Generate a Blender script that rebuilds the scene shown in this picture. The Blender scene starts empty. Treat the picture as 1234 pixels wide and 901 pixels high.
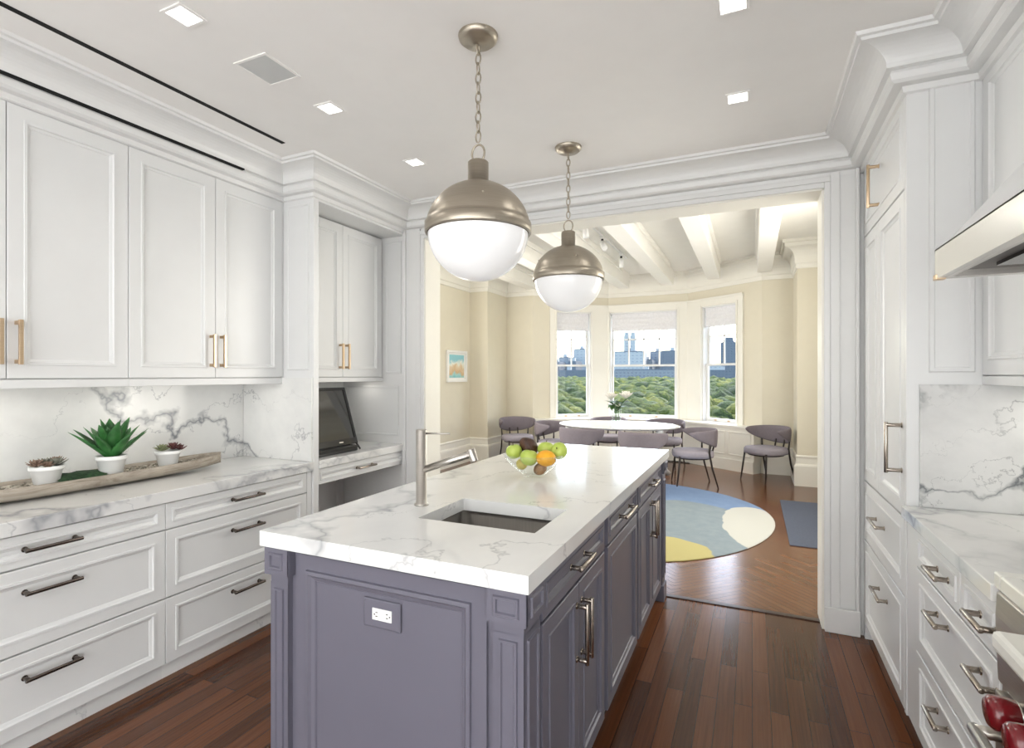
import bpy, bmesh, math, random
from mathutils import Vector, Matrix, noise
random.seed(7)
SC = bpy.context.scene
COL = SC.collection
PI = math.pi
# ------------------------------------------------------------------ camera, light, exposure
TH = math.radians(24.459)
cd = bpy.data.cameras.new('camera'); cam = bpy.data.objects.new('camera', cd); COL.objects.link(cam)
cam.location = (0, 0, 1.45); cam.rotation_euler = (PI/2, 0, TH)
cd.sensor_width = 36; cd.lens = 640.75/1234*36
cd.shift_x = (617-615.14)/1234; cd.shift_y = (451.51-450.5)/1234
cd.clip_start = .02; cd.clip_end = 4000
SC.camera = cam
vs = SC.view_settings
vs.view_transform = 'Standard'; vs.look = 'None'; vs.gamma = 1; vs.use_curve_mapping = False
vs.exposure = 0.0
w = bpy.data.worlds.new('sky'); SC.world = w; w.use_nodes = True
wn = w.node_tree.nodes; wl = w.node_tree.links
sky = wn.new('ShaderNodeTexSky'); sky.sky_type = 'NISHITA'; sky.sun_disc = False
sky.sun_elevation = math.radians(48); sky.sun_rotation = math.radians(20); sky.air_density = 1.0; sky.dust_density = 2.0
bg = wn['Background']; bg.inputs['Strength'].default_value = 1.1
wl.new(sky.outputs[0], bg.inputs['Color'])
def light(name, kind, loc, rot, energy, color=(1, 1, 1), size=None, size_y=None, parent=None, spread=None):
    l = bpy.data.lights.new(name, kind); o = bpy.data.objects.new(name, l); COL.objects.link(o)
    l.energy = energy; l.color = color
    if kind == 'AREA':
        l.shape = 'RECTANGLE'; l.size = size; l.size_y = size_y or size
        if spread: l.spread = spread
    elif kind == 'SUN': l.angle = size or .01
    elif kind in ('POINT', 'SPOT'): l.shadow_soft_size = size or .05
    o.location = loc; o.rotation_euler = rot
    if parent:
        o.parent = parent; o.location = Vector(loc)-Vector(parent.location)
    return o
light('sun', 'SUN', (5, 20, 30), (math.radians(-44), 0, math.radians(58)), 4.6, (1, .95, .86), .01)
light('rear_bounce_fill', 'AREA', (-.9, -1.75, 1.5), (PI/2+.10, 0, PI), 152, (.97, .985, 1), 3.8, 2.5)  # added fill lamp, aimed at the back wall for soft bounce; no window there
light('kitchen_side_fill', 'AREA', (1.12, -.75, .95), (0, PI/2, 0), 29, (.95, .975, 1), 1.5, 1.6)  # added unseen fill lamp, set low to brighten the left drawers
light('dining_left_fill', 'AREA', (-4.2, 5.6, 1.8), (0, -PI/2-.05, 0), 100, (1, .98, .93), 1.9, 2.2)  # added unseen fill lamp at the dining room's left wall, not a window
light('dining_right_fill', 'AREA', (.98, 5.2, 1.8), (0, PI/2+.05, 0), 76, (1, .98, .93), 1.9, 2.4)  # matching fill lamp added on the right, out of view; no window here

# ------------------------------------------------------------------ materials
def new_mat(name):
    m = bpy.data.materials.new(name); m.use_nodes = True
    nt = m.node_tree; b = nt.nodes['Principled BSDF']
    return m, nt, b
def N(nt, t, **k):
    n = nt.nodes.new(t)
    for a, v in k.items(): setattr(n, a, v)
    return n
def L(nt, a, b): nt.links.new(a, b)
def ramp(nt, fac, stops):
    r = N(nt, 'ShaderNodeValToRGB'); e = r.color_ramp.elements
    while len(e) < len(stops): e.new(.5)
    for i, (p, c) in enumerate(stops):
        e[i].position = p; e[i].color = (*c, 1) if len(c) == 3 else c
    L(nt, fac, r.inputs[0]); return r.outputs[0]
def math_n(nt, op, a, b=None, c=None):
    n = N(nt, 'ShaderNodeMath', operation=op)
    for i, x in enumerate((a, b, c)):
        if x is None: continue
        if isinstance(x, (int, float)): n.inputs[i].default_value = x
        else: L(nt, x, n.inputs[i])
    return n.outputs[0]
def mix(nt, f, a, b, mode='MIX'):
    n = N(nt, 'ShaderNodeMixRGB', blend_type=mode)
    for i, x in enumerate((f, a, b)):
        if isinstance(x, (int, float)): n.inputs[i].default_value = x
        elif isinstance(x, tuple): n.inputs[i].default_value = (*x[:3], 1)
        else: L(nt, x, n.inputs[i])
    return n.outputs[0]
def coords(nt, scale=(1, 1, 1), rot=(0, 0, 0), loc=(0, 0, 0)):
    tc = N(nt, 'ShaderNodeTexCoord'); mp = N(nt, 'ShaderNodeMapping')
    mp.inputs['Scale'].default_value = scale; mp.inputs['Rotation'].default_value = rot; mp.inputs['Location'].default_value = loc
    L(nt, tc.outputs['Object'], mp.inputs[0]); return mp.outputs[0]
def noise_n(nt, vec, scale, detail=4, rough=.55, dist=0):
    n = N(nt, 'ShaderNodeTexNoise'); n.inputs['Scale'].default_value = scale
    n.inputs['Detail'].default_value = detail; n.inputs['Roughness'].default_value = rough; n.inputs['Distortion'].default_value = dist
    L(nt, vec, n.inputs['Vector']); return n
def plain(name, col, rough=.5, metal=0, var=.03, scale=6, bump=0, bscale=200, emit=None, estr=0, spec=None, coat=0):
    m, nt, b = new_mat(name)
    v = coords(nt); n = noise_n(nt, v, scale)
    lo = tuple(max(0, c*(1-var)) for c in col); hi = tuple(min(1, c*(1+var)) for c in col)
    L(nt, ramp(nt, n.outputs[0], [(.3, lo), (.7, hi)]), b.inputs['Base Color'])
    b.inputs['Roughness'].default_value = rough; b.inputs['Metallic'].default_value = metal
    if spec is not None: b.inputs['Specular IOR Level'].default_value = spec
    if coat: b.inputs['Coat Weight'].default_value = coat; b.inputs['Coat Roughness'].default_value = .1
    if bump:
        bn = noise_n(nt, v, bscale, 2); bp = N(nt, 'ShaderNodeBump'); bp.inputs['Strength'].default_value = bump; bp.inputs['Distance'].default_value = .002
        L(nt, bn.outputs[0], bp.inputs['Height']); L(nt, bp.outputs[0], b.inputs['Normal'])
    if emit:
        b.inputs['Emission Color'].default_value = (*emit, 1); b.inputs['Emission Strength'].default_value = estr
    return m
def marble(name, base=(.80, .80, .785), vein=(.33, .34, .36), scale=1.0, rot=(0, 0, .5), rough=.12, amount=1.0, seed=0.0):
    m, nt, b = new_mat(name)
    v = coords(nt, (scale, scale, scale), rot, (seed, seed*.7, seed*.3))
    d1 = noise_n(nt, v, 1.5, 5, .55); d2 = noise_n(nt, v, 3.4, 5, .6); brk = noise_n(nt, v, 2.3, 2)
    def lines(dr, freq, amp, dn, wid, peak):
        dp = N(nt, 'ShaderNodeVectorMath', operation='DOT_PRODUCT'); L(nt, v, dp.inputs[0]); dp.inputs[1].default_value = dr
        t = math_n(nt, 'MULTIPLY_ADD', dp.outputs['Value'], freq, math_n(nt, 'MULTIPLY', dn.outputs[0], amp))
        q = math_n(nt, 'ABSOLUTE', math_n(nt, 'SUBTRACT', math_n(nt, 'FRACT', math_n(nt, 'ADD', t, 100.0)), .5))
        q = math_n(nt, 'DIVIDE', q, math_n(nt, 'MULTIPLY_ADD', math_n(nt, 'POWER', brk.outputs[0], 3.0), wid*9, wid*.25))
        return ramp(nt, q, [(0, (peak,)*3), (.25, (peak*.55,)*3), (1, (0, 0, 0))])
    v1 = lines((.62, .45, .78), 1.10, 2.0, d1, .050, 1.0)
    v2 = lines((.75, -.50, .55), 2.6, 2.6, d2, .020, .62)
    st = N(nt, 'ShaderNodeMapping'); st.inputs['Scale'].default_value = (1.3, .8, 1.0); L(nt, v, st.inputs[0])
    mk = ramp(nt, noise_n(nt, v, 1.1, 2).outputs[0], [(.36, (.22, .22, .22)), (.54, (1, 1, 1))])
    cl = ramp(nt, noise_n(nt, st.outputs[0], 2.0, 5, .6).outputs[0], [(.42, (0, 0, 0)), (.8, (.26, .26, .26))])
    a = math_n(nt, 'MAXIMUM', v1, v2); a = math_n(nt, 'MULTIPLY', a, mk); a = math_n(nt, 'MULTIPLY', math_n(nt, 'ADD', a, cl), amount)
    a.node.use_clamp = True
    L(nt, mix(nt, a, base, vein), b.inputs['Base Color'])
    b.inputs['Roughness'].default_value = rough
    return m
def planks(name, dark, mid, lite, width, length, rough, angle=PI/2, chevron=False):
    m, nt, b = new_mat(name)
    if chevron:
        tc = N(nt, 'ShaderNodeTexCoord'); sp = N(nt, 'ShaderNodeSeparateXYZ'); L(nt, tc.outputs['Object'], sp.inputs[0])
        px = math_n(nt, 'PINGPONG', math_n(nt, 'ADD', sp.outputs[0], 50.0), .45)
        cb = N(nt, 'ShaderNodeCombineXYZ')
        L(nt, math_n(nt, 'ADD', px, sp.outputs[1]), cb.inputs[0]); L(nt, math_n(nt, 'SUBTRACT', px, sp.outputs[1]), cb.inputs[1])
        v = cb.outputs[0]
    else:
        v = coords(nt, (1, 1, 1), (0, 0, angle))
    br = N(nt, 'ShaderNodeTexBrick'); L(nt, v, br.inputs['Vector'])
    br.offset = .37; br.offset_frequency = 2
    br.inputs['Scale'].default_value = 1; br.inputs['Brick Width'].default_value = length; br.inputs['Row Height'].default_value = width
    br.inputs['Mortar Size'].default_value = .0016; br.inputs['Mortar Smooth'].default_value = .3; br.inputs['Bias'].default_value = -.1
    br.inputs['Color1'].default_value = (0, 0, 0, 1); br.inputs['Color2'].default_value = (1, 1, 1, 1); br.inputs['Mortar'].default_value = (.35, .35, .35, 1)
    mp = N(nt, 'ShaderNodeMapping'); mp.inputs['Scale'].default_value = (1.6, 60, 1); L(nt, v, mp.inputs[0])
    ofs = N(nt, 'ShaderNodeVectorMath', operation='MULTIPLY_ADD'); L(nt, br.outputs['Color'], ofs.inputs[0]); ofs.inputs[1].default_value = (7, 13, 5); L(nt, mp.outputs[0], ofs.inputs[2])
    g = noise_n(nt, ofs.outputs[0], 1.4, 6, .65, .6)
    t = math_n(nt, 'ADD', math_n(nt, 'MULTIPLY', br.outputs['Color'], .42), math_n(nt, 'MULTIPLY', g.outputs[0], .58))
    big = noise_n(nt, v, .8, 2)
    t = math_n(nt, 'ADD', t, math_n(nt, 'MULTIPLY', math_n(nt, 'SUBTRACT', big.outputs[0], .5), .3))
    c = ramp(nt, t, [(.22, dark), (.5, mid), (.8, lite)])
    c = mix(nt, br.outputs['Fac'], c, tuple(x*.35 for x in dark))
    L(nt, c, b.inputs['Base Color']); b.inputs['Specular IOR Level'].default_value = .36
    L(nt, ramp(nt, g.outputs[0], [(.3, (rough+.04,)*3), (.7, (rough,)*3)]), b.inputs['Roughness'])
    bp = N(nt, 'ShaderNodeBump'); bp.inputs['Strength'].default_value = .05; bp.inputs['Distance'].default_value = .001
    L(nt, math_n(nt, 'SUBTRACT', g.outputs[0], br.outputs['Fac']), bp.inputs['Height']); L(nt, bp.outputs[0], b.inputs['Normal'])
    return m
def pane(name, tint=(1, 1, 1), refl=.08, rough=.0):
    m, nt, b = new_mat(name); nt.nodes.remove(b)
    out = nt.nodes['Material Output']
    t = N(nt, 'ShaderNodeBsdfTransparent'); t.inputs[0].default_value = (*tint, 1)
    g = N(nt, 'ShaderNodeBsdfGlossy'); g.inputs['Roughness'].default_value = rough
    lw = N(nt, 'ShaderNodeLayerWeight'); lw.inputs[0].default_value = .5
    sc = math_n(nt, 'MULTIPLY_ADD', math_n(nt, 'POWER', lw.outputs['Facing'], 5.0), .45, refl)
    s = N(nt, 'ShaderNodeMixShader'); L(nt, sc, s.inputs[0]); L(nt, t.outputs[0], s.inputs[1]); L(nt, g.outputs[0], s.inputs[2])
    L(nt, s.outputs[0], out.inputs[0]); return m
def brushed(name, col, rough=.3, sc=(1, 1, 60)):
    m, nt, b = new_mat(name)
    n = noise_n(nt, coords(nt, sc), 8, 3)
    L(nt, ramp(nt, n.outputs[0], [(.3, tuple(c*.86 for c in col)), (.7, col)]), b.inputs['Base Color'])
    b.inputs['Metallic'].default_value = 1; b.inputs['Roughness'].default_value = rough
    return m

WHITE = plain('white_cabinet_paint', (.755, .76, .755), .28, var=.012)
TRIM = plain('white_trim_paint', (.78, .78, .77), .32, var=.012)
CEIL = plain('ceiling_paint', (.89, .875, .85), .8, var=.012)
WALLP = plain('white_wall_paint', (.78, .78, .77), .5, var=.012)
CREAM = plain('cream_wall_paint', (.715, .668, .545), .55, var=.015)
CREAMT = plain('cream_white_trim', (.84, .82, .75), .4, var=.012)
DCEIL = plain('dining_ceiling_paint', (.88, .86, .81), .7, var=.012)
PURPLE = plain('grey_purple_paint', (.138, .134, .170), .33, var=.02)
FLOORK = planks('dark_plank_floor', (.050, .017, .007), (.108, .037, .0145), (.175, .064, .026), .072, .85, .20)
FLOORD = planks('parquet_floor', (.105, .042, .018), (.135, .056, .025), (.165, .072, .033), .062, .5, .17, chevron=True)
MARB = marble('white_marble', seed=1.3, amount=.85)
MARBI = marble('island_marble', seed=4.1, amount=.85, scale=.8)
MARBS = marble('veined_marble_slab', base=(.84, .84, .82), vein=(.24, .25, .27), scale=1.15, rot=(.6, .3, .8), seed=2.2, amount=1.0)
MARBR = marble('grey_veined_marble_slab', base=(.70, .70, .685), vein=(.17, .18, .19), scale=2.2, rot=(.9, .6, 1.2), seed=3.4, amount=1.0)
MARBC = marble('right_worktop_marble', base=(.78, .775, .75), vein=(.30, .31, .32), scale=1.0, rot=(.2, .1, 1.2), seed=5.2, amount=.8)
GOLD = brushed('champagne_brass', (.66, .50, .34), .28)
NICK = brushed('bronze_nickel', (.42, .37, .32), .25)
STEEL = brushed('brushed_steel', (.54, .51, .47), .30)
PEND = brushed('brushed_nickel_dome', (.47, .42, .345), .38, (1, 1, 40))
SINKM = brushed('dark_sink_steel', (.17, .16, .145), .42, (40, 1, 1))
BLACK = plain('black_gloss', (.012, .012, .013), .18)
DARKB = brushed('dark_bronze_bar', (.16, .135, .12), .25)
MATTEB = plain('black_void', (.004, .004, .004), .9)
DARKLEG = plain('dark_bronze_leg', (.035, .028, .026), .4, .4)
GLOBE = plain('opal_glass', (.86, .86, .86), .15, var=.005, emit=(.98, .98, 1.0), estr=.17)
LENS = plain('lamp_lens', (.9, .9, .9), .3, emit=(1, .97, .92), estr=3.0)
GRILLE = plain('grey_speaker_mesh', (.60, .61, .60), .7, bump=.3, bscale=900)
FABRIC = plain('shaded_mauve_fabric', (.185, .160, .180), .85, var=.05, scale=40, bump=.3, bscale=700)  # tone lowered so the backrests carry backlit shade in their colour
SEATF = plain('pale_mauve_fabric', (.31, .285, .325), .85, var=.05, scale=40, bump=.3, bscale=700)
PORC = plain('white_porcelain', (.84, .84, .82), .3)
SHADE = plain('sheer_white_shade', (.80, .80, .83), .9, var=.05, scale=30)
GLASS = pane('window_glass', (.99, .995, .99), .008)
VGLASS = pane('clear_glass', (.975, .985, .98), .035, .01)
TVG = plain('dark_screen', (.03, .03, .028), .06, spec=.9)
HOODM = plain('white_hood_enamel', (.80, .79, .73), .2, var=.01)
HOODU = plain('hood_underside', (.085, .07, .062), .45)
REDK = plain('red_knob', (.16, .006, .010), .22, coat=.4)
STONEL = plain('pale_table_leg', (.62, .63, .64), .3)

# ------------------------------------------------------------------ mesh builder
def FR(o, A, B, Nn):
    A, B, Nn = Vector(A), Vector(B), Vector(Nn)
    m = Matrix((A, B, Nn)).transposed().to_4x4(); m.translation = Vector(o); return m
class MB:
    def __init__(s, T=None): s.v = []; s.f = []; s.mi = []; s.sm = []; s.T = T
    def add(s, vs_, fs, m=0, smooth=False, T=None):
        n = len(s.v); T = T or s.T
        flip = False
        if T is not None:
            vs_ = [T @ Vector(p) for p in vs_]; flip = T.to_3x3().determinant() < 0
        s.v += [tuple(p) for p in vs_]
        for f in fs:
            g = [n+i for i in f]
            s.f.append(g[::-1] if flip else g); s.mi.append(m); s.sm.append(smooth)
        return s
    def box(s, x0, x1, y0, y1, z0, z1, m=0, T=None):
        x0, x1 = sorted((x0, x1)); y0, y1 = sorted((y0, y1)); z0, z1 = sorted((z0, z1))
        return s.add([(x0, y0, z0), (x1, y0, z0), (x1, y1, z0), (x0, y1, z0), (x0, y0, z1), (x1, y0, z1), (x1, y1, z1), (x0, y1, z1)],
              [(3, 2, 1, 0), (4, 5, 6, 7), (0, 1, 5, 4), (1, 2, 6, 5), (2, 3, 7, 6), (3, 0, 4, 7)], m, False, T)
    def loft(s, rings, closed=True, cap0=False, cap1=False, m=0, smooth=True, T=None):
        n = len(rings[0]); v = [p for r in rings for p in r]; f = []
        for i in range(len(rings)-1):
            for j in range(n if closed else n-1):
                k = (j+1) % n
                f.append((i*n+j, i*n+k, (i+1)*n+k, (i+1)*n+j))
        if cap0: f.append(tuple(range(n))[::-1])
        if cap1: f.append(tuple((len(rings)-1)*n+j for j in range(n)))
        return s.add(v, f, m, smooth, T)
    def lathe(s, prof, c=(0, 0, 0), seg=32, m=0, cap0=False, cap1=False, smooth=True, axis=None):
        rings = [[(r*math.cos(2*PI*k/seg), r*math.sin(2*PI*k/seg), z) for k in range(seg)] for r, z in prof]
        T = Matrix.Translation(Vector(c))
        if axis is not None: T = T @ Vector((0, 0, 1)).rotation_difference(Vector(axis)).to_matrix().to_4x4()
        if s.T is not None: T = s.T @ T
        return s.loft(rings, True, cap0, cap1, m, smooth, T)
    def cyl(s, a, b, r, r2=None, seg=14, m=0, smooth=True):
        a, b = Vector(a), Vector(b); d = b-a
        return s.lathe([(r, 0), (r if r2 is None else r2, d.length)], a, seg, m, True, True, smooth, d)
    def tube(s, pts, r, seg=10, m=0, closed=False, cap=True):
        pts = [Vector(p) for p in pts]; n = len(pts); rings = []; up = None
        for i, p in enumerate(pts):
            if closed: t = pts[(i+1) % n]-pts[i-1]
            else: t = pts[min(i+1, n-1)]-pts[max(i-1, 0)]
            t.normalize()
            if up is None: up = Vector((0, 0, 1)) if abs(t.z) < .9 else Vector((1, 0, 0))
            u = (up-t*up.dot(t)).normalized(); up = u; w_ = t.cross(u)
            rr = r[i] if isinstance(r, (list, tuple)) else r
            rings.append([tuple(p+u*rr*math.cos(2*PI*k/seg)+w_*rr*math.sin(2*PI*k/seg)) for k in range(seg)])
        if closed: rings.append(rings[0])
        return s.loft(rings, True, cap and not closed, cap and not closed, m)
    def panel(s, w_, h, rings, t=.02, m=0, T=None, m2=None):
        # rings: (inset, height) from the outer edge to the centre field; front faces +n
        P = lambda i, n_: [(i, i, n_), (w_-i, i, n_), (w_-i, h-i, n_), (i, h-i, n_)]
        if t <= .001: rr = [P(i, n_) for i, n_ in rings]; c0 = False
        else: rr = [P(0, -t)]+[P(i, n_) for i, n_ in rings]; c0 = True
        return s.loft(rr, True, c0, True, m, False, T)
    def sphere(s, c, r, seg=24, rings=14, m=0, sc=(1, 1, 1), fn=None):
        prof = []
        for i in range(rings+1):
            a = -PI/2+PI*i/rings; prof.append((max(1e-4, math.cos(a)), math.sin(a)))
        R = []
        for cr, z in prof:
            ring = []
            for k in range(seg):
                a = 2*PI*k/seg; p = Vector((cr*math.cos(a), cr*math.sin(a), z))
                if fn: p = fn(p)
                ring.append((c[0]+p.x*r*sc[0], c[1]+p.y*r*sc[1], c[2]+p.z*r*sc[2]))
            R.append(ring)
        return s.loft(R, True, True, True, m, True)
    def build(s, name, mats, parent=None, bevel=0, seg=2, **props):
        if not isinstance(mats, (list, tuple)): mats = [mats]
        off = Vector((0, 0, 0)); q = parent
        while q is not None: off += Vector(q.location); q = q.parent
        me = bpy.data.meshes.new(name)
        me.from_pydata([tuple(Vector(p)-off) for p in s.v], [], s.f)
        for x in mats: me.materials.append(x)
        me.polygons.foreach_set('material_index', s.mi); me.polygons.foreach_set('use_smooth', s.sm)
        me.update()
        o = bpy.data.objects.new(name, me); COL.objects.link(o)
        if parent is not None: o.parent = parent
        if bevel:
            b = o.modifiers.new('bevel', 'BEVEL'); b.width = bevel; b.segments = seg; b.limit_method = 'ANGLE'; b.angle_limit = math.radians(40)
        for k, v in props.items(): o[k] = v
        return o
def thing(name, label, cat, loc=(0, 0, 0), group=None):
    o = bpy.data.objects.new(name, None); COL.objects.link(o); o.empty_display_size = .1
    o.location = loc; o['label'] = label; o['category'] = cat
    if group: o['group'] = group
    return o
def tag(o, label, cat, group=None):
    o['label'] = label; o['category'] = cat
    if group: o['group'] = group
    return o
def struct(o): o['kind'] = 'structure'; return o
def dup(root, loc, rotz=0, label=None):
    def rec(o, par):
        c = o.copy(); COL.objects.link(c)
        if par is not None: c.parent = par
        for ch in list(o.children): rec(ch, c)
        return c
    c = rec(root, None); c.location = loc; c.rotation_euler = (0, 0, rotz)
    if label: c['label'] = label
    return c
def sbox(name, x0, x1, y0, y1, z0, z1, mat, parent=None, bevel=0):
    o = MB().box(x0, x1, y0, y1, z0, z1).build(name, mat, parent, bevel)
    return struct(o) if parent is None else o

CZ = 2.757       # kitchen ceiling
YW = 3.51; YB = 3.695   # doorway wall, kitchen face and dining face
XL = -3.15; XR = 1.20
OX0, OX1, OZ = -2.332, .373, 2.515
# ------------------------------------------------------------------ the setting: kitchen
o = sbox('floor', XL-.1, XR+.1, -2.1, 3.60, -.05, 0, FLOORK)
fd = sbox('floor_dining', -4.5, 1.15, 3.60, 9.75, -.05, 0, FLOORD)
sbox('trim_threshold', OX0, OX1, 3.585, 3.625, .0005, .006, plain('threshold_wood', (.035, .014, .008), .3))
sbox('ceiling', XL-.1, XR+.1, -2.1, YB, CZ, CZ+.1, CEIL)
sbox('wall_left', XL-.1, XL, -2.1, YW, 0, CZ, WALLP)
sbox('wall_right', XR, XR+.1, -2.1, YW, 0, CZ, WALLP)
sbox('wall_back', XL-.1, XR+.1, -2.2, -2.1, 0, CZ, WALLP)
wf = MB()
wf.box(-4.5, OX0, YW, YB, 0, CZ); wf.box(OX1, XR+.1, YW, YB, 0, CZ); wf.box(OX0, OX1, YW, YB, OZ, CZ); wf.box(-4.5, XR+.1, YW+.02, YB, CZ, 3.3)
struct(wf.build('wall_far', [WALLP]))
# doorway casing: stepped boards round the opening, and a shallow panel moulding left of it
cs = MB()
for (a, b, p) in ((0, .195, .012), (.0, .03, .020), (.03, .075, .026), (.165, .195, .034)):
    cs.box(OX0-b, OX0-a, YW-p, YW, 0, OZ+min(b, .083))
    bb = min(b, .168); aa = min(a, .15)
    cs.box(OX1+aa, OX1+bb, YW-p, YW, 0, OZ+min(b, .083))
for (a, b, p) in ((0, .085, .012), (.0, .03, .020), (.03, .06, .026)):
    cs.box(OX0-a, OX1+a, YW-p, YW, OZ+a, OZ+b)
struct(cs.build('trim_doorway_casing', TRIM, bevel=.003))
rv = MB()
rv.box(OX0-.001, OX0+.012, YW-.01, YB+.02, 0, OZ); rv.box(OX1-.012, OX1+.001, YW-.01, YB+.02, 0, OZ); rv.box(OX0, OX1, YW-.01, YB+.02, OZ-.012, OZ+.001)
struct(rv.build('trim_doorway_jamb', CREAMT, bevel=.002))
sbox('baseboard_doorway', OX1+.0, .545, YW-.042, YW-.03, 0, .14, TRIM, bevel=.004)

# kitchen crown: one mitred cornice round the room
def sweep(path, prof, name, mat, closed=False):
    """path: xy points, room on the right-hand side of travel; prof: (offset to room, z)"""
    n = len(path); rings = []
    for i, p in enumerate(path):
        p = Vector(p)
        def nrm(a, b): d = (Vector(b)-Vector(a)).normalized(); return Vector((d.y, -d.x))
        if i == 0: mv = nrm(path[0], path[1])
        elif i == n-1: mv = nrm(path[-2], path[-1])
        else:
            n1, n2 = nrm(path[i-1], path[i]), nrm(path[i], path[i+1]); mv = (n1+n2)/(1+n1.dot(n2))
        rings.append([(p.x+mv.x*q, p.y+mv.y*q, z) for q, z in prof])
    mb = MB(); nn = len(prof)
    v = [x for r in rings for x in r]; f = []
    for i in range(n-1):
        for j in range(nn-1): f.append((i*nn+j, i*nn+j+1, (i+1)*nn+j+1, (i+1)*nn+j))
    mb.add(v, f); return struct(mb.build(name, mat))
UX = -2.776; CX_ = -2.52; UY = 2.54; RX = .560; RY = 2.590; RUX = .797
prof = [(0, 2.57), (.012, 2.575), (.016, 2.598), (.050, 2.600), (.062, 2.610), (.066, 2.635), (.060, 2.648), (.080, 2.652)]
for k in range(9):
    a = k/8*PI/2; prof.append((.080+.095*(1-math.cos(a)), 2.656+.074*math.sin(a)))
prof += [(.180, 2.730), (.182, 2.742), (.196, 2.744), (.202, 2.757)]
crown = sweep([(UX, -2.05), (UX, UY), (CX_, UY), (CX_, YW), (RX, YW), (RX, RY), (RUX, RY), (RUX, -2.05)], prof, 'trim_crown', TRIM)

# ------------------------------------------------------------------ handles
def bar_pull(mb, T, length, out=.036, r=.0062, square=False):
    """local: a along the bar, n out of the face, centred on the origin of T"""
    h = length/2
    if square:
        mb.box(-h, h, -.007, .007, out-.006, out+.006, 0, T)
        for sg in (-1, 1): mb.box(sg*(h-.012)-.008, sg*(h-.012)+.008, -.008, .008, 0, out, 0, T)
    else:
        s_ = mb.T; mb.T = T
        mb.cyl((-h, 0, out), (h, 0, out), r*1.2, seg=12)
        for sg in (-1, 1):
            mb.cyl((sg*(h-.012), 0, 0), (sg*(h-.012), 0, out), r*1.3, seg=12); mb.cyl((sg*(h-.012), 0, 0), (sg*(h-.012), 0, .003), r*1.8, seg=12)
        mb.T = s_
    return mb
RINGS = lambda fr: [(0, -.002), (.002, 0), (fr, 0), (fr+.002, .004), (fr+.011, .004), (fr+.015, -.003), (fr+.024, -.007), (fr+.026, -.010)]
PX = ((0, 1, 0), (0, 0, 1), (1, 0, 0))       # faces +X: a=+Y, b=+Z
NX = ((0, -1, 0), (0, 0, 1), (-1, 0, 0))     # faces -X: a=-Y, b=+Z
NY = ((1, 0, 0), (0, 0, 1), (0, -1, 0))      # faces -Y: a=+X, b=+Z
PY = ((-1, 0, 0), (0, 0, 1), (0, 1, 0))
def front_px(kind, root, x, y0, y1, z0, z1, mat, fr, handle=None, hm=None, g=.0015, hlen=.19, square=False, hout=.036):
    """door or drawer front facing +X; handle=(y, z, 'h'|'v')"""
    mb = MB(); mb.panel(y1-y0-2*g, z1-z0-2*g, RINGS(fr), .02, T=FR((x, y0+g, z0+g), *PX))
    d = mb.build(kind, mat, root)
    for hd in (handle or []):
        y, z, o_ = hd; hb = MB()
        T = FR((x, y, z), (0, 1, 0), (0, 0, 1), (1, 0, 0)) if o_ == 'h' else FR((x, y, z), (0, 0, 1), (0, -1, 0), (1, 0, 0))
        bar_pull(hb, T, hlen, hout, square=square).build('handle', hm, d, .001)
    return d
def front_nx(kind, root, x, y0, y1, z0, z1, mat, fr, handle=None, hm=None, g=.0015, hlen=.19, square=False, hout=.036):
    mb = MB(); mb.panel(y1-y0-2*g, z1-z0-2*g, RINGS(fr), .02, T=FR((x, y1-g, z0+g), *NX))
    d = mb.build(kind, mat, root)
    for hd in (handle or []):
        y, z, o_ = hd; hb = MB()
        T = FR((x, y, z), (0, -1, 0), (0, 0, 1), (-1, 0, 0)) if o_ == 'h' else FR((x, y, z), (0, 0, 1), (0, 1, 0), (-1, 0, 0))
        bar_pull(hb, T, hlen, hout, square=square).build('handle', hm, d, .001)
    return d

# ------------------------------------------------------------------ left run: base cabinets
FX = -2.535
for (y0, y1, lab) in ((.72, 1.62, 'white three-drawer base cabinet nearest the camera, under the plant tray'),
                      (1.62, 2.50, 'white three-drawer base cabinet beside the desk niche, partly behind the island')):
    r = thing('base_cabinet', lab, 'cabinet', (-2.84, (y0+y1)/2, 0), 'drawer cabinets of the left run')
    MB().box(XL+.001, FX-.021, y0, y1, .07, .842).build('body', WHITE, r)
    MB().box(XL+.05, FX-.03, y0, y1, 0, .07).build('plinth', MARB, r, label='grey veined marble plinth')
    yc = (y0+y1)/2 if y0 > 1 else 1.165
    for (z0, z1, zh, fr) in ((.715, .841, .782, .028), (.39, .711, .618, .045), (.076, .386, .290, .045)):
        front_px('drawer', r, FX, y0, y1, z0, z1, WHITE, fr, [(yc, zh, 'h')], DARKB, hlen=.19)
# further base cabinets run on toward the camera, outside the frame
fp = MB(); fp.box(XL+.001, FX, 2.502, 2.538, 0, .842)
struct(fp.build('trim_filler_strip', WHITE))
ct = MB(); ct.box(XL+.001, CX_+.006, .45, 2.538, .846, .902)
tag(ct.build('worktop', MARB, bevel=.003), 'long white marble worktop under the left wall cabinets', 'worktop')
bs = thing('backsplash', 'grey veined marble backsplash behind the potted plants', 'backsplash', (XL, 1.5, .902))
MB().box(XL+.001, XL+.013, .45, 2.526, .903, 1.43).build('slab', MARBS, bs)
MB().box(XL+.014, CX_-.006, 2.527, 2.539, .903, 1.43).build('return_slab', MARBS, bs)
# column panel between the run and the niche
cp = thing('end_panel', 'tall white panel column between wall cabinets and desk niche', 'panel', (-2.83, 2.56, 0))
MB().box(XL+.001, CX_, 2.54, 2.584, 0, 2.60).build('board', WHITE, cp, .002)
mb = MB(); T = FR((UX+.03, 2.5395, 1.48), *NY)
mb.panel(.19, 1.06, [(0, 0), (.004, .006), (.012, .006), (.016, .003)], 0, T=T); mb.build('moulding', WHITE, cp)
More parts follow.
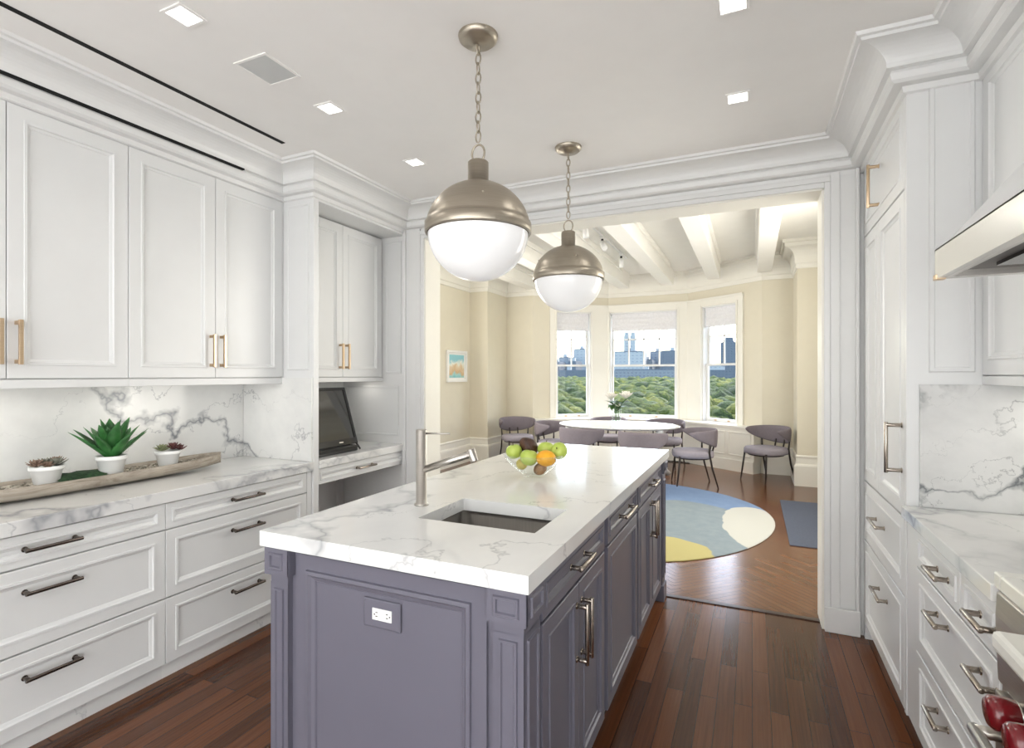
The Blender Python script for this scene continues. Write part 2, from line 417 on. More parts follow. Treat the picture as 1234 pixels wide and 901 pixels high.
# wall cabinets
for k, (ys, lab) in enumerate((((.658, 1.126, 1.594), 'white double-door wall cabinet at the left edge above the tray'),
                               ((1.594, 2.057, 2.53), 'white double-door wall cabinet next to the column panel'))):
    r = thing('wall_cabinet', lab, 'cabinet', (-2.96, ys[1], 1.395), 'wall cabinets of the left run')
    MB().box(XL+.001, UX-.021, ys[0], ys[2], 1.43, 2.62).box(UX-.021, UX-.003, ys[0], ys[2], 2.572, 2.62).build('body', WHITE, r)
    MB().box(UX-.04, UX, ys[0], ys[2], 1.393, 1.430).build('light_rail', WHITE, r, .002)
    front_px('door', r, UX, ys[0], ys[1], 1.433, 2.571, WHITE, .055, [(ys[1]-.03, 1.585, 'v')], GOLD, hlen=.185, square=True, hout=.034)
    front_px('door', r, UX, ys[1], ys[2], 1.433, 2.571, WHITE, .055, [(ys[1]+.033, 1.585, 'v')], GOLD, hlen=.185, square=True, hout=.034)
sbox('trim_cabinet_filler', UX-.03, UX, 2.531, 2.539, 1.393, 2.62, WHITE)
# small lights under the wall cabinets
def puck(x, y, z, lab, e=.5):
    r = thing('puck_light', lab, 'light', (x, y, z), 'under-cabinet puck lights')
    MB().lathe([(.001, z-.012), (.028, z-.012), (.033, z-.009), (.033, z)], (x, y, 0), 20, 0, False, True).build('ring', STEEL, r)
    MB().lathe([(.0005, z-.014), (.024, z-.0125)], (x, y, 0), 20).build('lens', LENS, r)
    light('puck_lamp', 'AREA', (x, y, z-.02), (0, 0, 0), e, (1, .95, .86), .05, parent=r)
puck(-2.95, 1.15, 1.43, 'puck light under wall cabinet above left end of tray')
puck(-2.95, 1.75, 1.43, 'puck light under wall cabinet behind the agave')
puck(-2.90, 2.36, 1.43, 'puck light under wall cabinet by the column panel', .14)

# ------------------------------------------------------------------ desk niche
NXF = -2.733
r = thing('wall_cabinet', 'recessed white double-door cupboard above the desk niche', 'cabinet', (-2.94, 3.04, 1.40))
MB().box(XL+.001, NXF-.021, 2.586, 3.508, 1.43, 2.555).build('body', WHITE, r)
MB().box(NXF-.04, NXF, 2.586, 3.508, 1.398, 1.430).build('light_rail', WHITE, r, .002)
front_px('door', r, NXF, 2.588, 3.04, 1.433, 2.548, WHITE, .055, [(3.008, 1.585, 'v')], GOLD, hlen=.185, square=True, hout=.034)
front_px('door', r, NXF, 3.04, 3.492, 1.433, 2.548, WHITE, .055, [(3.072, 1.585, 'v')], GOLD, hlen=.185, square=True, hout=.034)
sbox('trim_niche_lintel', NXF-.05, CX_, 2.585, YW, 2.557, 2.62, WHITE)
puck(-2.86, 3.38, 1.43, 'puck light under cupboard above the monitor', .25)
dk = thing('desk', 'built-in white desk with marble top in the niche', 'desk', (-2.83, 3.05, 0))
MB().box(XL+.001, CX_+.006, 2.586, 3.508, .850, .902).build('desk_top', MARB, dk, .003)
MB().box(XL+.001, FX-.021, 2.586, 3.508, .742, .849).build('apron', WHITE, dk)
front_px('drawer', dk, FX, 2.588, 3.506, .742, .846, WHITE, .024, [(3.04, .797, 'h')], NICK, hlen=.185)
kb = MB(); kb.panel(.45, .70, RINGS(.05), .012, T=FR((XL+.013, 2.59, .02), *PX)); kb.panel(.45, .70, RINGS(.05), .012, T=FR((XL+.013, 3.05, .02), *PX))
kb.build('kneehole_panel', WHITE, dk)
mb = MB()
RB = [(0, 0), (.003, .006), (.013, .007), (.018, .003)]
mb.panel(.16, 1.06, RB, 0, T=FR((-2.71, YW-.0005, 1.46), *NY))
mb.panel(.54, .40, RB, 0, T=FR((-3.12, YW-.0005, .96), *NY))
struct(mb.build('trim_niche_moulding', WHITE))
# monitor leaning back on the desk
tv = thing('monitor', 'black-framed flat monitor leaning back on the niche desk', 'monitor', (-2.74, 2.9, .902))
tl = Vector((-.125, 0, .40)).normalized(); nn = Vector((tl.z, 0, -tl.x))
yl, yr = 2.60, 3.12
T = FR((-2.665, yl, .945), (0, 1, 0), tuple(tl), tuple(nn))
H_ = .43; W_ = yr-yl
MB().box(0, W_, 0, H_, -.03, -.004, 0, T).build('case', BLACK, tv, .006)
f = MB()
for (a0, a1, b0, b1) in ((0, W_, 0, .045), (0, W_, H_-.02, H_), (0, .02, .045, H_-.02), (W_-.022, W_, .045, H_-.02)): f.box(a0, a1, b0, b1, -.004, .006, 0, T)
f.build('bezel', BLACK, tv, .002)
MB().box(.02, W_-.022, .045, H_-.02, -.003, 0, 0, T).build('screen', TVG, tv)
MB().box(.33, .37, .018, .026, .006, .0075, 0, T).build('badge', STEEL, tv)
MB().box(-2.72, -2.60, 2.62, 3.05, .9025, .945).build('base', BLACK, tv, .008)
MB().cyl((-2.66, 3.10, .95), (-2.635, 3.115, .903), .007).build('foot', BLACK, tv)

# ------------------------------------------------------------------ right side: tall cabinet
r = thing('tall_cabinet', 'tall white pantry cabinet beside the doorway with doors over drawers', 'cabinet', (.89, 3.09, 0))
MB().box(RX+.021, XR-.001, RY, 3.466, .09, 2.62).box(RX+.003, RX+.021, RY, 3.466, 2.592, 2.62).box(RX+.001, RX+.021, RY, RY+.028, .09, 2.62).build('body', WHITE, r)
MB().box(RX+.05, XR-.001, RY+.002, 3.466, 0, .09).build('toe_kick', WHITE, r)
y0, y1, ym = RY+.03, 3.466, 3.10
front_nx('door', r, RX, y0, y1, 2.205, 2.590, WHITE, .055, [(3.09, 2.37, 'v')], GOLD, hlen=.21, hout=.045)
front_nx('door', r, RX, ym, y1, .875, 2.200, WHITE, .055)
front_nx('door', r, RX, y0, ym, .875, 2.200, WHITE, .055, [(y0+.035, 1.15, 'v')], NICK, hlen=.21, hout=.055)
front_nx('drawer', r, RX, y0, y1, .555, .870, WHITE, .05, [(3.06, .735, 'h')], NICK, hlen=.20)
front_nx('drawer', r, RX, y0, y1, .095, .550, WHITE, .05, [(3.00, .415, 'h')], NICK, hlen=.19)
mb = MB(); mb.panel(.145, 1.14, [(0, 0), (.004, .007), (.016, .007), (.02, .003)], 0, T=FR((.632, RY-.0005, 1.46), *NY)); mb.build('side_moulding', WHITE, r)
sbox('trim_pantry_filler', RX+.004, XR, 3.467, 3.509, 0, 2.62, WHITE)
# upper cabinets on the right wall
r = thing('wall_cabinet', 'white wall cabinet on the right, above the grey marble backsplash', 'cabinet', (1.0, 2.3, 1.41))
MB().box(RUX+.021, XR-.001, 1.99, RY-.002, 1.445, 2.62).box(RUX+.002, RUX+.021, 1.99, RY-.002, 2.60, 2.62).build('body', WHITE, r)
MB().box(RUX, RUX+.04, 1.99, RY-.002, 1.413, 1.445).build('light_rail', WHITE, r, .002)
front_nx('door', r, RUX, 2.0, RY-.004, 1.448, 2.598, WHITE, .055)
r = thing('backsplash', 'dark-veined grey marble backsplash behind the right worktop', 'backsplash', (1.0, 2.6, .93))
MB().box(.602, XR-.014, RY-.013, RY-.001, .931, 1.412).build('slab', MARBR, r)
MB().box(XR-.013, XR-.001, .6, RY-.014, .931, 1.72).build('slab', MARBR, r)
light('puck_lamp', 'AREA', (1.0, 2.4, 1.40), (0, 0, 0), .6, (1, .95, .86), .05)
# base cabinet right
BX = .560
r = thing('base_cabinet', 'white drawer cabinet on the right between pantry and range', 'cabinet', (.9, 2.14, 0))
MB().box(BX+.021, XR-.001, 1.70, RY-.002, .10, .884).box(BX+.004, BX+.021, 2.452, RY-.002, .10, .884).build('body', WHITE, r)
MB().box(BX+.05, XR-.001, 1.70, RY-.002, 0, .10).build('toe_kick', WHITE, r)
HN = [(-2, 0)]
front_nx('drawer', r, BX, 1.985, 2.448, .735, .875, WHITE, .028, [(2.14, .805, 'h')], NICK, hlen=.13)
front_nx('drawer', r, BX, 1.705, 1.980, .735, .875, WHITE, .028, [(1.775, .805, 'h')], NICK, hlen=.13)
front_nx('drawer', r, BX, 1.705, 2.448, .425, .730, WHITE, .045, [(2.14, .655, 'h'), (1.77, .655, 'h')], NICK, hlen=.13)
front_nx('drawer', r, BX, 1.705, 2.448, .105, .420, WHITE, .045, [(2.14, .335, 'h'), (1.77, .335, 'h')], NICK, hlen=.13)
ct = MB(); ct.box(.540, XR-.014, 1.70, RY-.014, .885, .930)
tag(ct.build('worktop', MARBC, bevel=.003), 'short grey marble worktop between pantry and range on the right', 'worktop')
# range with red knobs
rg = thing('range_cooker', 'steel range cooker with dark red knobs at right edge', 'cooker', (.88, 1.2, 0))
MB().box(.56, XR-.015, .75, 1.697, .10, .925).build('body', STEEL, rg, .004)
MB().box(.60, XR-.02, .76, 1.69, 0, .10).build('toe_kick', BLACK, rg)
tp = MB()
tp.box(.545, XR-.015, 1.66, 1.699, .925, .965); tp.box(.545, .585, .75, 1.66, .925, .965); tp.box(1.13, XR-.015, .75, 1.66, .925, .965)
tp.build('cooktop_rim', HOODM, rg, .005)
gr = MB(); gr.box(.585, 1.13, .75, 1.66, .926, .934)
gr.build('cooktop_well', BLACK, rg)
for yy in (1.45, 1.0):
    g2 = MB()
    for k in range(5): g2.box(.62+k*.11, .635+k*.11, yy-.19, yy+.19, .945, .962)
    for k in (-.19, 0, .19): g2.box(.61, 1.09, yy+k-.007, yy+k+.007, .945, .962)
    for sx in (.62, 1.08):
        for sy in (-.185, .185): g2.box(sx-.007, sx+.007, yy+sy-.007, yy+sy+.007, .934, .946)
    g2.build('grate', BLACK, rg, .002)
cpn = MB(); cpn.add([(.56, .76, .925), (.548, .76, .915), (.545, .76, .86), (.55, .76, .70), (.56, .76, .70)]+[(.56, 1.69, .925), (.548, 1.69, .915), (.545, 1.69, .86), (.55, 1.69, .70), (.56, 1.69, .70)],
    [(4, 3, 2, 1, 0), (5, 6, 7, 8, 9), (0, 1, 6, 5), (1, 2, 7, 6), (2, 3, 8, 7), (3, 4, 9, 8), (4, 0, 5, 9)])
cpn.build('control_panel', STEEL, rg, .003)
MB().box(.472, .56, .80, 1.49, .855, .898).build('bullnose', HOODM, rg, .012)
for yy in (1.415, 1.32, 1.13, 1.035):
    k = MB(); k.lathe([(.040, 0), (.040, .006), (.028, .012), (.026, .05), (.030, .056)], (.548, yy, .755), 24, 0, True, True, True, (-1, 0, -.04)); kn = k.build('knob', STEEL, rg)
    g = MB(); g.lathe([(.026, 0), (.031, .004), (.034, .030), (.033, .044), (.026, .052), (.001, .054)], (.495, yy, .753), 28, 0, True, False, True, (-1, 0, -.04)); g.build('knob_grip', REDK, kn, label='dark red knob grip')
MB().box(.535, .56, .79, 1.66, .16, .69).build('oven_door', STEEL, rg, .004)
bar_pull(MB(), FR((.535, 1.22, .60), (0, -1, 0), (0, 0, 1), (-1, 0, 0)), .82, .05, .011).build('oven_handle', STEEL, rg)
# hood
hd = thing('range_hood', 'white sloping range hood with dark underside, upper right', 'hood', (.85, 1.3, 1.735))
hy0, hy1, hx0 = .55, 1.985, .50
h = MB(); z0, z1 = 1.737, 1.825
h.box(hx0, hx0+.02, hy0, hy1, z0, z1); h.box(hx0+.02, XR-.014, hy1-.02, hy1, z0, z1); h.box(hx0+.02, XR-.014, hy0, hy0+.02, z0, z1); h.box(hx0, XR-.014, hy0, hy1, z1-.004, z1)
h.build('band', HOODM, hd)
a, b = (hx0, hy0, hy1, z1), (.88, hy0+.28, hy1-.28, 2.60)
sl = MB(); sl.loft([[(hx0+.01, hy0+.01, z1), (XR-.014, hy0+.01, z1), (XR-.014, hy1-.01, z1), (hx0+.01, hy1-.01, z1)],
                    [(.80, hy0+.22, 2.20), (XR-.014, hy0+.22, 2.20), (XR-.014, hy1-.22, 2.20), (.80, hy1-.22, 2.20)],
                    [(.88, hy0+.30, 2.60), (XR-.014, hy0+.30, 2.60), (XR-.014, hy1-.30, 2.60), (.88, hy1-.30, 2.60)]], True, False, True, smooth=False)
sl.build('canopy', WHITE, hd)
MB().box(hx0+.02, XR-.014, hy0+.02, hy1-.02, z0+.018, z0+.024).build('underside', HOODU, hd)
fl = MB(); fl.box(hx0+.10, hx0+.42, 1.35, 1.85, z0+.008, z0+.018); fl.build('filter', BLACK, hd)
fl = MB(); fl.box(hx0+.10, hx0+.42, .75, 1.25, z0+.008, z0+.018); fl.build('filter', BLACK, hd)
rm = MB(); rm.box(hx0+.02, hx0+.035, hy0+.02, hy1-.02, z0, z0+.018); rm.box(hx0+.035, XR-.02, hy1-.035, hy1-.02, z0, z0+.018); rm.build('lower_rim', STEEL, hd)
MB().box(hx0-.004, hx0+.022, hy1-.022, hy1+.004, z0-.004, z0+.012).build('corner_cap', GOLD, hd, .002, label='small brass corner cap')

# ------------------------------------------------------------------ island
IX0, IX1, IY0, IY1, IZ = -1.423, -.500, 1.206, 3.625, .956
isl = thing('kitchen_island', 'grey-purple panelled kitchen island in the middle of the room', 'island', (-.96, 2.41, 0))
bx0, bx1, by0, by1 = -1.385, -.545, 1.252, 3.585
bd = MB(); bd.box(bx0, bx1, by0, by1, .085, .70); bd.box(bx0, bx1, by0, 1.50, .70, .908); bd.box(bx0, bx1, 1.90, by1, .70, .908)
bd.box(bx0, -1.09, 1.5, 1.9, .70, .908); bd.box(-.575, bx1, 1.5, 1.9, .70, .908); bd.build('body', PURPLE, isl)
MB().box(bx0+.03, bx1-.035, by0+.03, by1-.03, 0, .085).build('plinth', PURPLE, isl)
tp = MB(); sx0, sx1, sy0, sy1 = -1.052, -.618, 1.541, 1.860
tp.box(IX0, sx0, IY0, IY1, .909, IZ); tp.box(sx1, IX1, IY0, IY1, .909, IZ); tp.box(sx0, sx1, IY0, sy0, .909, IZ); tp.box(sx0, sx1, sy1, IY1, .909, IZ)
tp.build('countertop', MARBI, isl, label='thick white marble top with grey veins')
sk = MB()
q = [(sx0-.008, sy0-.008), (sx1+.008, sy0-.008), (sx1+.008, sy1+.008), (sx0-.008, sy1+.008)]
def rr(x0, x1, y0, y1, rad, z, n=5):
    out = []
    for (cx, cy, a0) in ((x1-rad, y1-rad, 0), (x0+rad, y1-rad, PI/2), (x0+rad, y0+rad, PI), (x1-rad, y0+rad, 3*PI/2)):
        for k in range(n+1):
            a = a0+k/n*PI/2; out.append((cx+rad*math.cos(a), cy+rad*math.sin(a), z))
    return out
sk.loft([rr(sx0-.012, sx1+.012, sy0-.012, sy1+.012, .03, .908)[::-1], rr(sx0-.004, sx1+.004, sy0-.004, sy1+.004, .03, .908)[::-1], rr(sx0-.004, sx1+.004, sy0-.004, sy1+.004, .03, .75)[::-1], rr(sx0+.02, sx1-.02, sy0+.02, sy1-.02, .02, .722)[::-1]], True, False, True)
s_ = sk.build('sink', SINKM, isl, label='dark steel undermount sink')
MB().lathe([(.001, .724), (.035, .725), (.04, .7235)], (-.83, 1.70, 0), 20).build('drain', STEEL, s_)
# corner pilasters with square capitals
def pilaster(x0, x1, y0, y1, faces):
    p = MB(); p.box(x0+.012, x1-.012 if x1 < -1 else x1-.012, y0+.012, y1-.004, .0, .815)
    w_ = x1-x0-.024; dep = y1-y0-.016
    PR = [(0, .002), (.016, .002), (.018, .008), (.024, .008), (.027, .003)]
    if 'f' in faces: p.panel(w_, .66, PR, .001, T=FR((x0+.012, y0+.012, .13), *NY))
    if 'b' in faces: p.panel(w_, .66, PR, .001, T=FR((x1-.012, y1-.004, .13), *PY))
    if 'r' in faces: p.panel(dep, .66, PR, .001, T=FR((x1-.012, y0+.012, .13), *PX))
    if 'l' in faces: p.panel(dep, .66, PR, .001, T=FR((x0+.012, y1-.004, .13), *NX))
    p.box(x0+.002, x1-.002, y0+.002, y1-.002, 0, .10)
    po = p.build('pilaster', PURPLE, isl)
    c = MB(); c.box(x0, x1, y0, y1, .818, .908)
    RC = [(0, .002), (.022, .002), (.025, -.006)]
    if 'f' in faces: c.panel(x1-x0, .09, [(0, .004), (.018, .004), (.021, .009), (.027, .009), (.03, .003)], .001, T=FR((x0, y0, .818), *NY))
    if 'r' in faces: c.panel(y1-y0, .09, [(0, .004), (.018, .004), (.021, .009), (.027, .009), (.03, .003)], .001, T=FR((x1, y0, .818), *PX))
    if 'l' in faces: c.panel(y1-y0, .09, [(0, .004), (.018, .004), (.021, .009), (.027, .009), (.03, .003)], .001, T=FR((x0, y1, .818), *NX))
    c.build('capital', PURPLE, po)
pilaster(-1.415, -1.318, 1.222, 1.335, 'fl'); pilaster(-.622, -.512, 1.222, 1.345, 'fr')
pilaster(-1.415, -1.318, 3.500, 3.612, 'bl'); pilaster(-.622, -.512, 3.490, 3.612, 'br')
fp = MB(); fp.panel(.672, .79, [(0, 0), (.045, 0), (.047, .008), (.058, .009), (.064, .002), (.076, -.002), (.080, -.008), (.082, -.008)], .001, T=FR((-1.306, 1.243, .10), *NY))
fpo = fp.build('front_panel', PURPLE, isl)
ol = MB(); ol.panel(.130, .082, [(0, .006), (.004, .009), (.005, .009)], .001, T=FR((-1.039, 1.235+.016, .716), *NY)); oo = ol.build('outlet', PURPLE, isl)
ins = MB(); T = FR((-1.039, 1.251, .716), *NY); ins.box(.034, .102, .025, .058, .009, .0115, 0, T)
for a in (.046, .083):
    for b in (.035, .046): ins.box(a, a+.007, b, b+.0022, .0113, .012, 1, T)
    ins.box(a+(-.006 if a < .06 else .011), a+(-.002 if a < .06 else .015), .039, .043, .0113, .012, 1, T)
ins.build('socket', [PORC, BLACK], oo, label='white electrical socket insert')
SX = -.528
def ipull(y, z, o_): return [(y, z, o_)]
front_px('drawer', isl, SX, 1.375, 2.055, .765, .895, PURPLE, .026, ipull(1.70, .835, 'h'), NICK, hlen=.17)
front_px('door', isl, SX, 1.375, 1.715, .10, .758, PURPLE, .048, ipull(1.688, .60, 'v'), NICK, hlen=.20)
front_px('door', isl, SX, 1.715, 2.055, .10, .758, PURPLE, .048, ipull(1.742, .60, 'v'), NICK, hlen=.20)
front_px('drawer', isl, SX, 2.105, 2.70, .765, .895, PURPLE, .026, ipull(2.40, .835, 'h'), NICK, hlen=.22)
front_px('door', isl, SX, 2.105, 2.70, .10, .758, PURPLE, .048)
front_px('drawer', isl, SX, 2.735, 3.47, .765, .895, PURPLE, .026, ipull(3.10, .835, 'h'), NICK, hlen=.17)
front_px('door', isl, SX, 2.735, 3.10, .10, .758, PURPLE, .048, ipull(3.068, .63, 'v'), NICK, hlen=.20)
front_px('door', isl, SX, 3.10, 3.47, .10, .758, PURPLE, .048, ipull(3.132, .63, 'v'), NICK, hlen=.20)
for (y0, y1) in ((1.36, 2.05), (2.08, 2.76), (2.79, 3.48)):
    p = MB(); p.panel(y1-y0, .79, RINGS(.05), .012, T=FR((bx0-.012, y1, .10), *NX)); p.build('side_panel', PURPLE, isl)
# faucet
fc = thing('faucet', 'brushed nickel faucet standing behind the island sink', 'faucet', (-1.145, 1.70, IZ))
MB().lathe([(.027, IZ), (.027, IZ+.006), (.0205, IZ+.008), (.0205, 1.240), (.018, 1.243), (.001, 1.243)], (-1.145, 1.70, 0), 28, 0, True).build('body', STEEL, fc)
sp = MB(); a = Vector((-1.13, 1.70, 1.092)); b = Vector((-.93, 1.70, 1.163)); dr = (b-a).normalized()
sp.cyl(a, b, .0135, seg=18); so = sp.build('spout', STEEL, fc)
hd_ = MB(); dn = Vector((dr.z, 0, -dr.x)); q = b+dr*.004; hd_.cyl(q-dn*.017, q+dn*.030, .0145, .0150, 20); hd_.build('spray_head', STEEL, so, .002)
MB().cyl((-1.128, 1.70, 1.228), (-1.02, 1.70, 1.232), .0038, .003, 10).build('lever', STEEL, fc)
# fruit bowl and fruit
bc = Vector((-.965, 2.40, IZ))
bw = MB(); bw.lathe([(.001, .001), (.045, .001), (.050, .006), (.055, .012), (.105, .050), (.140, .085), (.152, .112), (.149, .113), (.136, .088), (.100, .054), (.050, .017), (.001, .015)], bc, 40)
tag(bw.build('fruit_bowl', VGLASS), 'clear glass fruit bowl on the far part of the island', 'bowl')
def skinmat(name, c1, c2, sc=14, rough=.35, bump=0):
    m, nt, b = new_mat(name); v = coords(nt)
    L(nt, ramp(nt, noise_n(nt, v, sc, 4).outputs[0], [(.35, c1), (.65, c2)]), b.inputs['Base Color']); b.inputs['Roughness'].default_value = rough
    if bump:
        bp = N(nt, 'ShaderNodeBump'); bp.inputs['Strength'].default_value = bump; bp.inputs['Distance'].default_value = .003
        L(nt, noise_n(nt, v, 160, 2).outputs[0], bp.inputs['Height']); L(nt, bp.outputs[0], b.inputs['Normal'])
    return m
APG = skinmat('green_apple_skin', (.36, .50, .05), (.52, .62, .13))
ORG = skinmat('orange_peel', (.85, .36, .01), (.95, .48, .02), 20, .45, .5)
AVO = skinmat('avocado_skin', (.030, .012, .008), (.10, .040, .018), 30, .5, .8)
KIW = skinmat('brown_fruit_skin', (.20, .09, .035), (.36, .20, .09), 30, .6)
PEAR = skinmat('yellow_pear_skin', (.50, .42, .08), (.62, .50, .12), 12)
STEM = plain('brown_stem', (.10, .06, .03), .7)
def apple(c, r_, lab, ax=(0, 0, 1)):
    rt = thing('apple', lab, 'apple', c, 'green apples in the bowl')
    prof = []
    for i in range(19):
        a = -PI/2+PI*i/18; rad = math.cos(a)*(1+.08*math.sin(a)); z = math.sin(a)*.92
        z -= .20*math.exp(-(rad/.28)**2)*(1 if a > 0 else -.6); prof.append((max(rad, .002)*r_, z*r_))
    MB().lathe(prof, c, 28, 0, True, True, True, ax).build('flesh', APG, rt)
    A = Vector(ax).normalized(); p = Vector(c)+A*r_*.68
    MB().cyl(p, p+A*r_*.42+Vector((.004, 0, 0)), .0018, .0022, 8).build('stem', STEM, rt)
D2 = lambda dx, dy, dz: (bc.x+dx, bc.y+dy, bc.z+dz)
apple(D2(-.098, -.020, .118), .040, 'leftmost green apple in the glass bowl', (-.2, -.1, 1))
apple(D2(-.002, -.062, .100), .043, 'frontmost green apple in the glass bowl', (.1, .1, 1))
apple(D2(.046, .040, .128), .042, 'green apple right of the dark avocado', (-.1, .3, 1))
apple(D2(.118, .030, .128), .041, 'rightmost green apple showing its stem end', (-.1, -.9, .45))
MB().sphere((0, 0, 0), .041, 28, 16, sc=(1, 1, .95))
og = MB(); og.sphere(D2(.078, -.045, .100), .043, 28, 16, sc=(1.12, 1, .88)); oo_ = thing('orange', 'bright orange fruit at the front right of the bowl', 'orange', D2(.078, -.045, .100))
og.build('peel', ORG, oo_); MB().sphere(D2(.126, -.05, .102), .0055, 10, 6).build('stem_end', KIW, oo_)
av = MB(); av.T = Matrix.Translation(Vector(D2(-.042, .028, .142))) @ Matrix.Rotation(-.75, 4, 'Y') @ Matrix.Rotation(.4, 4, 'X')
av.sphere((0, 0, 0), .041, 28, 18, fn=lambda p: Vector((p.x*(1-.22*max(p.z, 0)), p.y*(1-.22*max(p.z, 0)), p.z*1.28)))
tag(av.build('avocado', AVO), 'dark brown avocado at the back of the glass bowl', 'avocado')
kw = MB(); kw.T = Matrix.Translation(Vector(D2(.045, -.035, .047))) @ Matrix.Rotation(.9, 4, 'Y'); kw.sphere((0, 0, 0), .028, 20, 12, sc=(1, 1, 1.25))
tag(kw.build('kiwi', KIW), 'brown kiwi under the orange at the bowl bottom', 'kiwi')
pr = MB(); pr.T = Matrix.Translation(Vector(D2(-.058, -.018, .060))); pr.sphere((0, 0, 0), .028, 20, 12)
tag(pr.build('lemon', PEAR), 'small yellow fruit below the leftmost apple', 'fruit')

# ------------------------------------------------------------------ pendants
def pendant(x, y, lab):
    r = thing('pendant_light', lab, 'light', (x, y, CZ), 'globe pendants over the island')
    c = (x, y, 0)
    MB().lathe([(.001, CZ-.036), (.030, CZ-.036), (.034, CZ-.030), (.060, CZ-.026), (.074, CZ-.014), (.077, CZ-.004), (.077, CZ)], c, 36).build('canopy', PEND, r)
    ch = MB(); z = CZ-.036; k = 0
    while z > 2.352:
        pts = []
        for i in range(14):
            a = 2*PI*i/14; dx = .0105*math.cos(a); dz = .0225*math.sin(a)
            pts.append((x+(dx if k % 2 else 0), y+(0 if k % 2 else dx), z-.015+dz))
        ch.tube(pts, .0032, 6, closed=True); z -= .0375; k += 1
    ch.build('chain', PEND, r)
    lp = MB(); lp.tube([(x+.027*math.cos(2*PI*i/24), y, 2.303+.034*math.sin(2*PI*i/24)) for i in range(24)], .0042, 8, closed=True); lp.build('loop', PEND, r)
    zc = 2.000
    nk = MB(); nk.lathe([(.001, 2.272), (.036, 2.272), (.040, 2.268), (.040, 2.192), (.046, 2.190), (.046, 2.182)], c, 32); nk.build('neck', PEND, r)
    pf = [(.045, 2.190)]
    for i in range(16):
        a = math.radians(76-i*4.4); pf.append((.2025*math.cos(a), zc+.192*math.sin(a)))
    pf += [(.2035, zc+.031), (.2050, zc+.030), (.2050, zc-.004), (.2035, zc-.007), (.196, zc-.007)]
    dm = MB().lathe(pf, c, 48).build('dome', PEND, r)
    for i in range(4):
        a = PI/4+i*PI/2-.2; p = Vector((x+.172*math.cos(a), y+.172*math.sin(a), zc+.100))
        MB().sphere(p, .0055, 10, 6).build('screw', PEND, dm)
    gp = []
    for i in range(15):
        a = math.radians(-90+i*6.3); gp.append((max(.193*math.cos(a), .001), zc-.004+.184*math.sin(a)))
    MB().lathe(gp, c, 48, 0, True).build('globe', GLOBE, r, label='opal white glass half globe')
pendant(-.963, 1.8165, 'nearer and larger-looking brushed metal globe pendant on a chain')
pendant(-.963, 2.920, 'farther brushed metal globe pendant hanging toward the doorway')
# recessed downlights
def downlight(x, y, lab):
    r = thing('downlight', lab, 'light', (x, y, CZ), 'square recessed ceiling lights')
    s = .054
    f = MB()
    for (a0, a1, b0, b1) in ((-s, s, -s, -s+.012), (-s, s, s-.012, s), (-s, -s+.012, -s+.012, s-.012), (s-.012, s, -s+.012, s-.012)): f.box(x+a0, x+a1, y+b0, y+b1, CZ-.006, CZ-.0005)
    f.build('trim_ring', CEIL, r, .001)
    MB().box(x-s+.012, x+s-.012, y-s+.012, y+s-.012, CZ-.003, CZ-.0005).build('lens', LENS, r)
    light('downlight_lamp', 'AREA', (x, y, CZ-.01), (0, 0, 0), 1.2, (1, .97, .93), .1, parent=r, spread=2.4)
for (x, y, lab) in ((-1.88, 1.268, 'square ceiling downlight above the plant tray side, nearest the camera'), (-1.883, 2.004, 'square ceiling downlight between speaker grille and niche'),
                    (-1.886, 2.729, 'small-looking square ceiling downlight in front of the desk niche'), (-.062, 2.722, 'square ceiling downlight right of the farther pendant'),
                    (-.062, 2.024, 'square ceiling downlight cut by the top edge of the photo')): downlight(x, y, lab)
r = thing('ceiling_speaker', 'square grey speaker grille flush in the kitchen ceiling', 'speaker', (-1.886, 1.642, CZ))
f = MB()
for (a0, a1, b0, b1) in ((-.092, .092, -.096, -.084), (-.092, .092, .084, .096), (-.092, -.08, -.084, .084), (.08, .092, -.084, .084)): f.box(-1.886+a0, -1.886+a1, 1.642+b0, 1.642+b1, CZ-.006, CZ-.0005)
f.build('frame', CEIL, r, .001); MB().box(-1.966, -1.806, 1.558, 1.726, CZ-.004, CZ-.0005).build('grille', GRILLE, r)
# linear air slots
sd = thing('air_slot', 'long black linear air slot in the ceiling above the wall cabinets', 'vent', (-2.405, .8, CZ))
MB().box(-2.420, -2.394, -1.5, 2.20, CZ-.003, CZ-.0005).build('slot', MATTEB, sd)
sd = thing('air_slot', 'long black linear air slot along the crown moulding below', 'vent', (-2.70, .8, 2.648))
MB().box(UX+.062, UX+.0825, -1.5, 2.18, 2.643, 2.6515).build('slot', MATTEB, sd)

# ------------------------------------------------------------------ plant tray
m, nt, b = new_mat('weathered_wood')
v = coords(nt, (8, 1.2, 8)); g = noise_n(nt, v, 3, 8, .7, .8)
L(nt, ramp(nt, g.outputs[0], [(.3, (.20, .165, .13)), (.5, (.40, .35, .29)), (.72, (.55, .50, .43))]), b.inputs['Base Color']); b.inputs['Roughness'].default_value = .8
bp = N(nt, 'ShaderNodeBump'); bp.inputs['Strength'].default_value = .4; bp.inputs['Distance'].default_value = .004; L(nt, g.outputs[0], bp.inputs['Height']); L(nt, bp.outputs[0], b.inputs['Normal'])
WOOD = m
tx, tz = -2.925, .9025
tr = MB(); rings_o = []; nst = 36; y0, y1 = .86, 2.20
def boat(t, half, zt, n=14, inner=False):
    """one cross-section of the dough bowl, from the near lip down and up to the far lip"""
    return [(half*math.cos(PI+PI*k/n), zt*(1-abs(math.sin(PI*k/n))**.8)) for k in range(n+1)]
ro, ri = [], []
